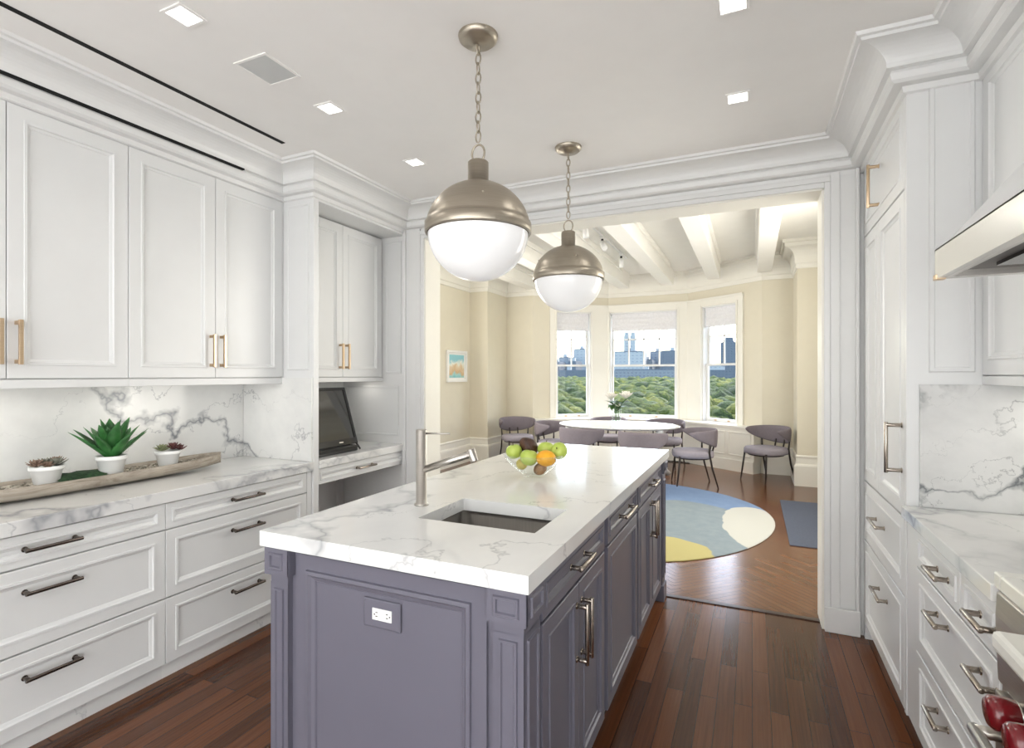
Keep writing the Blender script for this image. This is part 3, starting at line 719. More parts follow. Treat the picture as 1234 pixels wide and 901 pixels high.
for i in range(nst+1):
    t = i/nst; y = y0+(y1-y0)*t; e = abs(2*t-1)
    hw = .118*max(.0, 1-e**3.2)**.62+.004; up = .022*e**3
    so_ = [(tx+hw*math.cos(PI+PI*k/14), y, tz+up*.9+(.068-up*.2)*(1-math.sin(PI*k/14)**.62)) for k in range(15)]
    hi = max(.001, hw-.016); fl_ = .014
    si_ = [(tx+hi*math.cos(PI+PI*k/14), y, tz+up*.9+fl_+(.054-up*.2)*(1-math.sin(PI*k/14)**.62)) for k in range(15)]
    rings_o.append(so_+si_[::-1])
tr.loft(rings_o, True, True, True)
tray = thing('wooden_tray', 'long weathered wooden dough-bowl tray of plants on the left worktop', 'tray', (tx, 1.53, tz))
tr.build('bowl', WOOD, tray)
PEB = skinmat('pebbles', (.10, .085, .06), (.60, .55, .46), 45, .6)
MOSS = skinmat('dark_moss', (.010, .03, .012), (.03, .085, .03), 60, .9, .8)
pb = MB(); rnd = random.Random(3)
for _ in range(420):
    y = rnd.uniform(.98, 2.06); e = abs(2*(y-y0)/(y1-y0)-1); hw = (.118*(1-e**3.2)**.62)-.03
    x = tx+rnd.uniform(-hw, hw)
    if 1.33 < y < 1.55: continue
    s_ = rnd.uniform(.006, .011)
    pb.sphere((x, y, tz+.050+rnd.uniform(0, .006)), s_, 7, 5, sc=(1, 1.2, .7))
o = pb.build('pebble_fill', PEB, tray); o['kind'] = 'stuff'; o['label'] = 'small mixed pebbles filling the tray'
bed = MB(); bed.loft([[(tx+.085*math.cos(2*PI*k/24)*(1 if r_ else 0), 1.53+.50*math.sin(2*PI*k/24)*(1 if r_ else 0), tz+.047) for k in range(24)] for r_ in (1, 0)], True)
bed.build('soil_bed', PEB, tray)
ms = MB(); ms.loft([[(tx-.075, 1.345+.2*j/6, tz+.045), (tx-.06+rnd.uniform(-.005, .005), 1.345+.2*j/6, tz+.078+rnd.uniform(-.004, .004)), (tx, 1.345+.2*j/6, tz+.082+rnd.uniform(-.005, .005)), (tx+.06, 1.345+.2*j/6, tz+.068), (tx+.075, 1.345+.2*j/6, tz+.045)] for j in range(7)], False)
ms.build('moss', MOSS, tray, label='dark green moss block')
def leafmat(name, c1, c2, rough=.4):
    return skinmat(name, c1, c2, 18, rough)
AGV = leafmat('agave_leaf', (.020, .10, .022), (.05, .20, .05)); SUG = leafmat('succulent_green', (.16, .20, .09), (.27, .27, .15), .6)
SUR = leafmat('succulent_red', (.07, .022, .026), (.16, .055, .05), .6); SUB = leafmat('succulent_brown', (.16, .10, .07), (.28, .19, .14), .6)
SUGY = leafmat('succulent_grey', (.13, .14, .11), (.24, .23, .19), .6)
def leaf(mb, base, az, el, length, width, curl=.3, cup=.25, n=7, m=0, thick=.003):
    """one fleshy pointed leaf as a closed solid"""
    d0 = Vector((math.cos(az), math.sin(az), 0)); side = Vector((-math.sin(az), math.cos(az), 0)); p = Vector(base); rings = []
    for i in range(n+1):
        t = i/n; a = el-curl*t
        dirv = d0*math.cos(a)+Vector((0, 0, 1))*math.sin(a); up = -d0*math.sin(a)+Vector((0, 0, 1))*math.cos(a)
        w_ = width*.5*(max(0.02, (math.sin(PI*min(1, (t*.78+.22)))**.8)) if t > .25 else .62+.38*(t/.25)*.9)*(1 if t < .95 else .35)
        th = thick*(1-t*.8)
        rings.append([tuple(p-side*w_+up*w_*cup), tuple(p-side*w_*.5+up*(w_*cup*.25-th)), tuple(p-up*th), tuple(p+side*w_*.5+up*(w_*cup*.25-th)), tuple(p+side*w_+up*w_*cup), tuple(p+side*w_*.5+up*(w_*cup*.25+th)), tuple(p+up*th), tuple(p-side*w_*.5+up*(w_*cup*.25+th))])
        p = p+dirv*(length/n)
    mb.loft(rings, True, True, True, m)
def pot(root, c, rt, h, lab=None):
    MB().lathe([(rt*.66, c[2]), (rt*.72, c[2]+.004), (rt*.90, c[2]+h*.76), (rt*.97, c[2]+h*.78), (rt, c[2]+h*.82), (rt, c[2]+h), (rt*.9, c[2]+h), (rt*.84, c[2]+h*.80), (.001, c[2]+h*.78)], (c[0], c[1], 0), 32, 0, True).build('pot', PORC, root)
    MB().lathe([(.001, c[2]+h*.86), (rt*.86, c[2]+h*.84)], (c[0], c[1], 0), 24).build('soil', MOSS, root)
pz = tz+.052
r = thing('agave_plant', 'spiky green agave in a white pot, middle of the tray', 'plant', (-2.90, 1.585, pz)); pot(r, (-2.90, 1.585, pz), .066, .096)
rn = random.Random(5); nleaf = 0
for (cnt, el, ln, wd, e2) in ((5, 1.42, .190, .078, .08), (8, 1.12, .215, .074, .10), (8, .76, .220, .060, .06)):
    for i in range(cnt):
        az = 2*PI*i/cnt+rn.uniform(-.2, .2)+el
        lb = MB(); leaf(lb, (-2.90+.012*math.cos(az), 1.585+.012*math.sin(az), pz+.078), az, el+rn.uniform(-.08, .08), ln*rn.uniform(.85, 1.08), wd, e2, .35)
        lb.build('leaf', AGV, r)
def rosette(root, c, R, mat, seed, n1=(5, 7, 9)):
    rn = random.Random(seed); mb = MB()
    for li, cnt in enumerate(n1):
        el = (1.25, .75, .32)[li]; ln = R*(.55, .85, 1.05)[li]
        for i in range(cnt):
            az = 2*PI*i/cnt+li*.4+rn.uniform(-.15, .15)
            leaf(mb, (c[0]+.003*math.cos(az), c[1]+.003*math.sin(az), c[2]+.004*(2-li)), az, el+rn.uniform(-.1, .1), ln, R*.42, -.45, .3, 5, 0, .0035)
    mb.build('rosette', mat, root)
r = thing('succulent_plant', 'brown-grey succulent rosettes in a white pot, left end of tray', 'plant', (-2.915, 1.325, pz)); pot(r, (-2.915, 1.325, pz), .064, .084)
for (dx, dy, dz, R, mt) in ((.015, -.045, 0.088, .040, SUB), (-.02, .0, 0.084, .042, SUGY), (.022, .030, 0.084, .044, SUGY), (-.022, .048, 0.088, .038, SUB), (.03, -.008, 0.082, .030, SUB)): rosette(r, (-2.915+dx, 1.325+dy, pz+dz), R, mt, int(dx*1e4))
r = thing('succulent_plant', 'green and dark red succulents in white pot, right end of tray', 'plant', (-2.90, 1.865, pz)); pot(r, (-2.90, 1.865, pz), .062, .084)
for (dx, dy, dz, R, mt) in ((.012, -.040, 0.090, .042, SUG), (-.02, -.012, 0.086, .036, SUG), (.018, .018, 0.092, .044, SUR), (-.018, .042, 0.090, .040, SUR), (.02, .058, 0.084, .032, SUR)): rosette(r, (-2.90+dx, 1.865+dy, pz+dz), R, mt, int(dx*1e4)+int(dy*1e3))

# ------------------------------------------------------------------ dining room shell
DC = 3.20
DL, DR = -4.35, 1.05
sbox('wall_dining_left', DL-.15, DL, YB, 8.75, 0, 3.3, CREAM)
sbox('wall_dining_right', DR, DR+.12, YB, 8.75, 0, 3.3, CREAM)
sbox('ceiling_dining', DL-.15, DR+.12, YB, 9.9, DC, DC+.1, DCEIL)
# flat back walls beside the bay, and pilasters
PTS = [(.13, 8.66), (-1.0, 9.52), (-2.38, 9.52), (-3.51, 8.66)]
sbox('wall_dining_back_right', .13, DR+.12, 8.66, 8.78, 0, 3.3, CREAM)
sbox('wall_dining_back_left', DL-.15, -3.51, 8.66, 8.78, 0, 3.3, CREAM)
sbox('wall_pilaster_right', .535, DR, 7.90, 8.66, 0, DC, CREAM)
sbox('wall_pilaster_left', DL, -4.015, 7.90, 8.66, 0, DC, CREAM)
WZ0, WZ1 = .67, 2.57
def baywall(A, B, s0, s1, name, wname, wlab_side):
    A, B = Vector(A), Vector(B); dv = (B-A); Ln = dv.length; dv.normalize(); nv = Vector((dv.y, -dv.x))
    if nv.y > 0: nv = -nv          # toward the room
    T = FR((A.x, A.y, 0), (dv.x, dv.y, 0), (0, 0, 1), (nv.x, nv.y, 0))
    m = MB(T); t = -.16
    m.box(0, s0, 0, DC, t, 0); m.box(s1, Ln, 0, DC, t, 0); m.box(s0, s1, 0, WZ0, t, 0); m.box(s0, s1, WZ1, DC, t, 0)
    struct(m.build(name, CREAM))
    wn_ = bpy.data.objects.new(wname, None); COL.objects.link(wn_); wn_.location = (A.x, A.y, 0); wn_['kind'] = 'structure'
    c = MB(T); cw = .085
    l0 = max(s0-cw-.02, .0); l1 = min(s1+cw+.02, Ln)
    if name.endswith('bay_right'): l0, l1 = s0-.12, Ln-.002
    if name.endswith('bay_left'): l0, l1 = .002, s1+.12
    if name.endswith('centre'): l0, l1 = .0, Ln
    c.box(l0, s0, WZ0-.05, WZ1+.12, -.001, .03); c.box(s1, l1, WZ0-.05, WZ1+.12, -.001, .03); c.box(s0, s1, WZ1, WZ1+.12, -.001, .03)
    c.box(l0, l1, WZ1+.10, WZ1+.135, .03, .045)
    c.box(s0-.03, s0, WZ0-.02, WZ1+.03, .03, .042); c.box(s1, s1+.03, WZ0-.02, WZ1+.03, .03, .042)
    c.build('casing', CREAMT, wn_, .003)
    j = MB(T); j.box(s0, s0+.02, WZ0, WZ1, -.15, 0); j.box(s1-.02, s1, WZ0, WZ1, -.15, 0); j.box(s0, s1, WZ1-.02, WZ1, -.15, 0); j.box(s0, s1, WZ0-.005, WZ0+.02, -.15, .02)
    j.build('frame', TRIM, wn_)
    st = .035
    for (z0, z1, n_, nm) in ((WZ0+.02, 1.635, -.07, 'lower_sash'), (1.60, WZ1-.02, -.11, 'upper_sash')):
        a0, a1 = s0+.02, s1-.02
        f = MB(T); f.box(a0, a0+st, z0, z1, n_-.03, n_); f.box(a1-st, a1, z0, z1, n_-.03, n_); f.box(a0+st, a1-st, z0, z0+st+(.02 if nm[0] == 'l' else 0), n_-.03, n_); f.box(a0+st, a1-st, z1-st, z1, n_-.03, n_)
        so = f.build(nm, TRIM, wn_)
        if nm == 'upper_sash':
            g = MB(T); cols = 4 if s1-s0 > .9 else 2
            for k in range(1, cols):
                x = a0+st+(a1-a0-2*st)*k/cols; g.box(x-.011, x+.011, z0+st, z1-st, n_-.024, n_-.004)
            zz = z0+st+.45; g.box(a0+st, a1-st, zz-.011, zz+.011, n_-.024, n_-.004)
            g.build('muntin', TRIM, so)
        MB(T).box(a0+st, a1-st, z0+st, z1-st, n_-.017, n_-.013).build('glass_pane', GLASS, so)
        if nm == 'lower_sash':
            for s_ in (.3, .7):
                x = a0+(a1-a0)*s_; MB(T).box(x-.02, x+.02, z0+.012, z0+.034, n_, n_+.012).build('sash_lift', GOLD, so, .002)
    # roman shade
    sh = MB(T); zt, zb = WZ1-.005, 2.235; rows = []
    for k in range(13):
        t_ = k/12; z = zt+(zb-zt)*t_; o_ = -.05+.014*math.sin(t_*PI*4)**2
        rows.append([(s0+.03, z, o_), (s1-.03, z, o_)])
    back = [[(p[0][0], p[0][1], p[0][2]-.012), (p[1][0], p[1][1], p[1][2]-.012)] for p in rows[::-1]]
    sh.loft(rows+back+[rows[0]], False)
    tag(sh.build('roman_shade', SHADE), wlab_side, 'window shade', 'sheer shades in the bay window')
    return T, Ln
baywall(PTS[0], PTS[1], .43, 1.11, 'wall_bay_right', 'window_1', 'pale folded shade at the top of the right bay window')
baywall(PTS[1], PTS[2], .175, 1.355, 'wall_bay_centre', 'window_2', 'wide pale folded shade at the top of the centre bay window')
baywall(PTS[2], PTS[3], .335, .99, 'wall_bay_left', 'window_3', 'pale folded shade at the top of the left bay window')
# panelled radiator cover under the bay with a sill board
cvp = [(.02, 8.52), (-1.10, 9.30), (-2.28, 9.30), (-3.40, 8.52)]
def nrm2(a, b): d = (Vector(b)-Vector(a)).normalized(); return Vector((d.y, -d.x))
seat = MB(); n4 = len(cvp)
seat.add([(x, y, 0) for x, y in cvp]+[(x, y, .655) for x, y in cvp]+[(PTS[0][0]-.02, PTS[0][1], 0), (PTS[1][0], PTS[1][1], 0), (PTS[2][0], PTS[2][1], 0), (PTS[3][0]+.02, PTS[3][1], 0)]+[(PTS[0][0]-.02, PTS[0][1], .655), (PTS[1][0], PTS[1][1], .655), (PTS[2][0], PTS[2][1], .655), (PTS[3][0]+.02, PTS[3][1], .655)],
         [(i, i+1, i+5, i+4) for i in range(3)]+[(0, 4, 12, 8), (3, 11, 15, 7)]+[(4+i, 5+i, 13+i, 12+i) for i in range(3)])
sc_ = struct(seat.build('trim_radiator_cover', CREAMT))
pn = MB()
for i in range(3):
    A, B = Vector(cvp[i]), Vector(cvp[i+1]); Ln = (B-A).length; dv = (B-A).normalized(); nv = Vector((dv.y, -dv.x)); nv = nv if nv.y < 0 else -nv
    T = FR((A.x, A.y, 0), (dv.x, dv.y, 0), (0, 0, 1), (nv.x, nv.y, 0))
    k = 3 if i != 1 else 2
    pn.box(0, Ln, 0, .17, 0, .018, 0, T)
    for q_ in range(k):
        w_ = (Ln-.06)/k-.05
        pn.panel(w_, .36, [(0, .001), (.004, .010), (.016, .010), (.022, .002)], 0, T=T @ Matrix.Translation((.05+q_*(Ln-.06)/k, .23, 0)))
struct(pn.build('trim_cover_panelling', CREAMT))
sl = MB(); off = .035
sp_ = [(x, y-off) for x, y in cvp]
sl.add([(x, y, .655) for x, y in sp_]+[(x, y, .685) for x, y in sp_]+[(p[0], p[1], .655) for p in PTS]+[(p[0], p[1], .685) for p in PTS],
       [(i, i+1, i+5, i+4) for i in range(3)]+[(4+i, 5+i, 13+i, 12+i) for i in range(3)]+[(i+1, i, 8+i, 9+i) for i in range(3)]+[(0, 4, 12, 8), (3, 11, 15, 7)])
struct(sl.build('trim_window_sill', CREAMT))
# dining crown, baseboards
dprof = [(0, 2.84), (.012, 2.845), (.016, 2.90), (.03, 2.915), (.03, 2.95)]
for k in range(7):
    a = k/6*PI/2; dprof.append((.03+.11*(1-math.cos(a)), 2.96+.15*math.sin(a)))
dprof += [(.15, 3.12), (.155, 3.16), (.18, 3.165), (.18, 3.20)]
# travel with the room on the right-hand side
dpath = [(DL, 3.75), (DL, 7.90), (-4.015, 7.90), (-4.015, 8.66), (-3.51, 8.66), (-2.38, 9.52), (-1.0, 9.52), (.13, 8.66), (.535, 8.66), (.535, 7.90), (DR, 7.90), (DR, 3.75)]
sweep(dpath, dprof, 'trim_crown_dining', CREAMT)
bprof = [(.0, .40), (.012, .40), (.022, .385), (.014, .36), (.014, .29), (.030, .28), (.036, .26), (.036, 0)]
sweep([(DL, 3.75), (DL, 7.90), (-4.015, 7.90), (-4.015, 8.66), (-3.53, 8.66)], bprof, 'baseboard_dining_left', CREAMT)
sweep([(.15, 8.66), (.535, 8.66), (.535, 7.90), (DR, 7.90), (DR, 3.75)], bprof, 'baseboard_dining_right', CREAMT)
# ceiling beams
for i, x in enumerate((.16, -.55, -1.29, -2.03, -2.77, -3.51)):
    bm_ = MB(); bm_.box(x-.095, x+.095, YB, 8.62+max(0, min(.7, .74-abs(x+1.69)*.4)), 2.95, DC); bm_.box(x-.125, x+.125, YB, 8.62, 3.13, DC)
    struct(bm_.build('trim_beam_%d' % (i+1), DCEIL, bevel=.006))
bb = MB(); bb.box(DL, DR, YB+.021, YB+.12, 2.95, DC); struct(bb.build('trim_beam_7', DCEIL))
# track light
tk = thing('track_light', 'white ceiling track with three spot heads beyond the doorway', 'light', (-1.70, 6.6, DC))
MB().box(-1.715, -1.685, 5.5, 7.9, DC-.03, DC-.0005).build('track', TRIM, tk, .002)
for (y, ax) in ((5.75, (.1, .1, -1)), (6.5, (.55, -.6, -1)), (7.55, (0, .2, -1))):
    A = Vector(ax).normalized(); p = Vector((-1.70, y, DC-.03))
    hb = MB(); hb.box(p.x-.02, p.x+.02, p.y-.05, p.y+.05, p.z-.03, p.z); ho = hb.build('spot_head', TRIM, tk, .003)
    MB().cyl(p-Vector((0, 0, .03)), p-Vector((0, 0, .085)), .015).build('swivel', BLACK, ho)
    q = p-Vector((0, 0, .08)); b2 = MB(); b2.lathe([(.018, -.02), (.028, -.015), (.034, .03), (.034, .11), (.030, .11), (.001, .10)], q, 20, 0, True, False, True, A); b2.build('lamp_can', TRIM, ho)
    sl_ = light('track_lamp', 'SPOT', q+A*.14, (0, 0, 0), 22, (1, .94, .84), .03, parent=tk); sl_.data.spot_size = 1.6; sl_.rotation_euler = Vector((0, 0, -1)).rotation_difference(A).to_euler()
# framed picture on the left wall
m, nt, b = new_mat('abstract_print')
v = coords(nt); g = noise_n(nt, v, 5, 4, .6, .5); spx = N(nt, 'ShaderNodeSeparateXYZ'); L(nt, v, spx.inputs[0])
t = math_n(nt, 'ADD', math_n(nt, 'MULTIPLY', spx.outputs[2], 2.6), math_n(nt, 'MULTIPLY', math_n(nt, 'SUBTRACT', g.outputs[0], .5), .9))
L(nt, ramp(nt, t, [(.05, (.10, .45, .52)), (.30, (.35, .62, .60)), (.42, (.62, .42, .22)), (.60, (.70, .55, .36)), (.72, (.80, .80, .72)), (.9, (.25, .55, .62))]), b.inputs['Base Color']); b.inputs['Roughness'].default_value = .5
ART = m
pc = thing('framed_picture', 'small white-framed abstract picture on the dining room wall', 'picture', (DL, 7.45, 1.335))
f = MB(); T = FR((DL+.001, 7.13, 1.335), *PX); W2, H2 = .63, .505
for (a0, a1, b0, b1) in ((0, W2, 0, .035), (0, W2, H2-.035, H2), (0, .035, .035, H2-.035), (W2-.035, W2, .035, H2-.035)): f.box(a0, a1, b0, b1, 0, .035, 0, T)
f.build('frame', PORC, pc, .003); MB().box(.035, W2-.035, .035, H2-.035, 0, .012, 0, T).build('mat_board', PORC, pc); MB().box(.085, W2-.085, .07, H2-.07, .012, .014, 0, T).build('print', ART, pc)
# wall register by the bay
rgt = thing('floor_register', 'dark slotted floor vent at the foot of the radiator cover', 'vent', (-1.15, 9.10, 0))
f = MB()
for k in range(7): f.box(-1.40+k*.07, -1.36+k*.07, 9.14, 9.25, .001, .008)
f.box(-1.42, -.93, 9.12, 9.14, 0, .008); f.box(-1.42, -.93, 9.25, 9.27, 0, .008); f.build('louvre', DARKLEG, rgt); MB().box(-1.41, -.94, 9.13, 9.26, .0005, .003).build('duct', MATTEB, rgt)

# ------------------------------------------------------------------ rugs
m, nt, b = new_mat('patterned_rug')
tc = N(nt, 'ShaderNodeTexCoord'); ns = noise_n(nt, tc.outputs['Object'], 2.2, 3)
wp = N(nt, 'ShaderNodeVectorMath', operation='MULTIPLY_ADD'); L(nt, ns.outputs['Color'], wp.inputs[0]); wp.inputs[1].default_value = (.18, .18, 0); L(nt, tc.outputs['Object'], wp.inputs[2])
def ell(cx, cy, rx, ry, rot=0):
    mp = N(nt, 'ShaderNodeMapping', vector_type='TEXTURE'); mp.inputs['Location'].default_value = (cx+.09, cy+.09, 0); mp.inputs['Rotation'].default_value = (0, 0, rot); mp.inputs['Scale'].default_value = (rx, ry, 1)
    L(nt, wp.outputs[0], mp.inputs[0])
    mz = N(nt, 'ShaderNodeVectorMath', operation='MULTIPLY'); L(nt, mp.outputs[0], mz.inputs[0]); mz.inputs[1].default_value = (1, 1, 0)
    ln = N(nt, 'ShaderNodeVectorMath', operation='LENGTH'); L(nt, mz.outputs[0], ln.inputs[0])
    return ramp(nt, ln.outputs['Value'], [(.97, (1, 1, 1)), (1.0, (0, 0, 0))])
RC = (-1.40, 5.67)
fib = noise_n(nt, tc.outputs['Object'], 9, 6, .7)
c = mix(nt, fib.outputs[0], (.13, .21, .37), (.21, .30, .47))
gy = mix(nt, fib.outputs[0], (.17, .22, .26), (.28, .33, .35))
c = mix(nt, ell(.88, -.42, .66, 1.15, .25), c, gy)
c = mix(nt, ell(1.46, -.12, .33, .80, .16), c, (.52, .52, .48))
c = mix(nt, ell(.55, -1.22, .60, .47, .2), c, (.45, .40, .17))
c = mix(nt, ell(-.6, .5, .5, .8, .2), c, (.58, .58, .54))
L(nt, c, b.inputs['Base Color']); b.inputs['Roughness'].default_value = .95
RUG = m
rg_ = MB(); ring = []
for k in range(72):
    a = 2*PI*k/72; rx = 1.60*(1+.02*math.sin(3*a)); ry = 1.66*(1+.02*math.cos(2*a)); ring.append((rx*math.cos(a), ry*math.sin(a)))
rg_.loft([[(x*.998, y*.998, .0005) for x, y in ring], [(x, y, .006) for x, y in ring], [(x*.993, y*.993, .011) for x, y in ring]], True, True, True, smooth=False)
o = rg_.build('area_rug', RUG); o.location = (*RC, 0); tag(o, 'large round blue rug with white and yellow patches under the dining table', 'rug')
SLATE = plain('slate_mat_weave', (.075, .088, .125), .9, var=.15, scale=80, bump=.4, bscale=300)
mt_ = MB(); mt_.box(.29, 1.0, 5.09, 6.88, .0005, .008); tag(mt_.build('floor_mat', SLATE, bevel=.002), 'dark slate rectangular mat on the parquet right of the rug', 'mat')

# ------------------------------------------------------------------ table
TC = Vector((-1.76, 7.60)); TA, TB_ = .86, .62
tb = thing('dining_table', 'oval white marble dining table in front of the bay window', 'table', (TC.x, TC.y, 0))
def oval(s, z, n=64): return [(TC.x+(TA+s)*math.cos(2*PI*k/n), TC.y+(TB_+s)*math.sin(2*PI*k/n), z) for k in range(n)]
MB().loft([oval(-.05, .708), oval(-.01, .722), oval(0, .732), oval(-.004, .740)], True, True, True, smooth=False).build('table_top', MARB, tb)
for (sx, sy) in ((1, -1), (1, 1), (-1, 1), (-1, -1)):
    lg = MB(); pts = []
    for t in [k/10 for k in range(11)]:
        e = 1-t
        pts.append((TC.x+sx*(.66-.26*math.sin(PI*t)**1.2), TC.y+sy*(.34-.14*math.sin(PI*t)), .708*t+.020*(1-t)))
    lg.tube(pts, [.026+.014*abs(2*k/10-1) for k in range(11)], 12); lg.build('leg', STONEL, tb)
MB().box(TC.x-.42, TC.x+.42, TC.y-.03, TC.y+.03, .35, .40).build('stretcher', STONEL, tb, .01)
# chairs
def make_chair():
    r = thing('dining_chair', 'x', 'chair', (0, 0, 0), 'mauve dining chairs')
    def sup(a, s, z, ex=2.6): return (math.copysign(abs(math.cos(a))**(2/ex), math.cos(a))*.25*s, math.copysign(abs(math.sin(a))**(2/ex), math.sin(a))*.255*s+.0, z)
    # local frame: chair faces -Y
    st = MB(); st.loft([[sup(2*PI*k/40, s, z) for k in range(40)] for s, z in ((.90, .370), (.99, .378), (1.02, .405), (1.01, .445), (.95, .462), (.6, .470), (.02, .472))], True, True, True)
    st.build('seat', SEATF, r)
    fr = MB(); fr.tube([(.215*math.cos(2*PI*k/28), .225*math.sin(2*PI*k/28), .363) for k in range(28)], .009, 8, closed=True); fr.build('seat_frame', DARKLEG, r)
    for sx in (-1, 1):
        f = MB(); f.tube([(sx*.185, -.19, .392), (sx*.20, -.21, .2), (sx*.215, -.235, .002)], [.013, .012, .009], 10); f.build('leg', DARKLEG, r)
        f = MB(); f.tube([(sx*.235, .17, .60), (sx*.222, .165, .45), (sx*.225, .20, .25), (sx*.245, .27, .002)], [.010, .013, .012, .009], 10); f.build('leg', DARKLEG, r)
        f = MB(); f.tube([(sx*.07, .262, .56), (sx*.07, .235, .44)], .011, 8); f.build('back_post', DARKLEG, r)
    bk = MB(); rings = []; n = 36; A = math.radians(110)
    for i in range(n+1):
        a = -A+2*A*i/n; t = abs(a)/A
        zt = .745-.030*t**2.0; zb = .500+.175*t**1.8
        end = max(.05, 1-max(0, (t-.8)/.2)**2); zm = (zt+zb)/2; hh = (zt-zb)/2*(math.sqrt(end)); th = .020*math.sqrt(end)
        R = .298-.02*t; cy = .0
        sec = []
        for k in range(16):
            q_ = 2*PI*k/16; dz = hh*math.copysign(abs(math.sin(q_))**.7, math.sin(q_)); dr = th*math.copysign(abs(math.cos(q_))**.7, math.cos(q_))
            rr_ = R+dr+.05*(zm+dz-.6)
            sec.append((rr_*math.sin(a), cy+rr_*math.cos(a)*.98, zm+dz))
        rings.append(sec)
    bk.loft(rings, True, True, True); bk.build('backrest', FABRIC, r)
    return r
ch = make_chair()
def head(fx, fy): return math.atan2(fx, -fy)     # rotation so that local -Y points along (fx, fy)
chairs = [((.17, 8.08), (-.70, -.71), 'mauve upholstered chair standing alone against the right wall by the bay'),
          ((-.72, 7.40), (-.95, -.28), 'mauve chair at right end of table, seen from its side'),
          ((-3.52, 8.02), (.62, -.78), 'mauve chair standing by the left wall, front turned to the room'),
          ((-2.71, 7.58), (.97, -.22), 'mauve chair at left end of table, wing back toward camera'),
          ((-2.08, 6.90), (.12, .99), 'left of two chairs backing onto the island side of the table'),
          ((-1.24, 6.72), (.08, .99), 'right of two chairs backing onto the island side of the table'),
          ((-2.15, 8.62), (0, -1), 'left chair on the window side of the table, behind the vase'),
          ((-1.25, 8.60), (-.1, -1), 'right chair on the window side of the table, mostly hidden')]
for i, ((x, y), (fx, fy), lab) in enumerate(chairs):
    zz = .0115 if (x-RC[0])**2/1.6**2+(y-RC[1])**2/1.66**2 < 1.0 else 0
    if i == 0: ch.location = (x, y, zz); ch.rotation_euler = (0, 0, head(fx, fy)); ch['label'] = lab
    else: dup(ch, (x, y, zz), head(fx, fy), lab)
# vase of flowers
vx, vy, vz = -1.72, 7.35, .7405
va = thing('glass_vase', 'clear glass vase of white flowers on the dining table', 'vase', (vx, vy, vz))
MB().lathe([(.001, vz), (.055, vz), (.060, vz+.006), (.066, vz+.22), (.070, vz+.235), (.065, vz+.235), (.061, vz+.22), (.055, vz+.012), (.001, vz+.010)], (vx, vy, 0), 28).build('glass', VGLASS, va)
WATER = pane('vase_water', (.93, .97, .95), .02)
MB().lathe([(.001, vz+.012), (.053, vz+.014), (.056, vz+.13), (.001, vz+.13)], (vx, vy, 0), 24).build('water', WATER, va)
PETAL = plain('white_petal', (.80, .76, .70), .6, var=.05, scale=40); FC = plain('mauve_flower_centre', (.22, .10, .12), .8); LEAFM = leafmat('bouquet_leaf', (.03, .09, .025), (.09, .19, .06)); STG = plain('green_stem', (.08, .16, .05), .6)
def flower(tip, lab, R, seed):
    rn = random.Random(seed); tip = Vector(tip); base = Vector((vx+rn.uniform(-.02, .02), vy+rn.uniform(-.02, .02), vz+.03))
    f = thing('flower', lab, 'flower', tip, 'white flowers in the vase')
    mid = (base+tip)/2+Vector((0, 0, .04)); mid.x = vx+(mid.x-vx)*.45; mid.y = vy+(mid.y-vy)*.45
    s = MB(); s.tube([base, mid, tip], .004, 8); s.build('stem', STG, f)
    p = MB()
    for li, (cnt, el) in enumerate(((7, 1.25), (10, .85), (11, .45))):
        for i in range(cnt): leaf(p, tip, 2*PI*i/cnt+li*.3, el, R*(.8+.12*li), R*.55, -.5, .35, 5, 0, .002)
    p.build('petals', PETAL, f)
    MB().sphere(tip+Vector((0, 0, R*.35)), R*.3, 14, 8).build('flower_centre', FC, f)
    g = MB()
    for i in range(6): leaf(g, mid+(tip-mid)*rn.uniform(.1, .75), rn.uniform(0, 2*PI), rn.uniform(-.2, .8), .17, .07, .5, .2, 5, 0, .0015)
    g.build('leaves', LEAFM, f)
flower((vx-.075, vy-.03, vz+.37), 'left white flower with a dark centre in the vase', .125, 1)
flower((vx+.125, vy+.02, vz+.385), 'right white flower in the vase', .125, 2)
flower((vx+.03, vy-.05, vz+.27), 'low greenish-white flower at the vase mouth', .05, 3)

# ------------------------------------------------------------------ outside: park canopy and skyline
m, nt, b = new_mat('tree_canopy')
v = coords(nt); n1 = noise_n(nt, v, .11, 3); n2 = noise_n(nt, v, 1.3, 5, .75)
c1 = ramp(nt, n1.outputs[0], [(.32, (.020, .048, .006)), (.5, (.066, .105, .010)), (.66, (.19, .20, .018))])
c = mix(nt, 1.0, c1, ramp(nt, n2.outputs[0], [(.38, (.30, .34, .30)), (.58, (1, 1, 1))]), 'MULTIPLY')  # dark noise multiplied in paints the shaded gaps between leaf clumps
L(nt, c, b.inputs['Base Color']); b.inputs['Roughness'].default_value = .9
bp = N(nt, 'ShaderNodeBump'); bp.inputs['Distance'].default_value = 1.2; L(nt, n2.outputs[0], bp.inputs['Height']); L(nt, bp.outputs[0], b.inputs['Normal'])
CAN = m
bm = bmesh.new(); bmesh.ops.create_icosphere(bm, subdivisions=2, radius=1); bm.verts.ensure_lookup_table()
iv = [v_.co.copy() for v_ in bm.verts]; ifc = [tuple(x.index for x in f_.verts) for f_ in bm.faces]; bm.free()
tv_, tf_ = [], []; rn = random.Random(11); y = 48.0
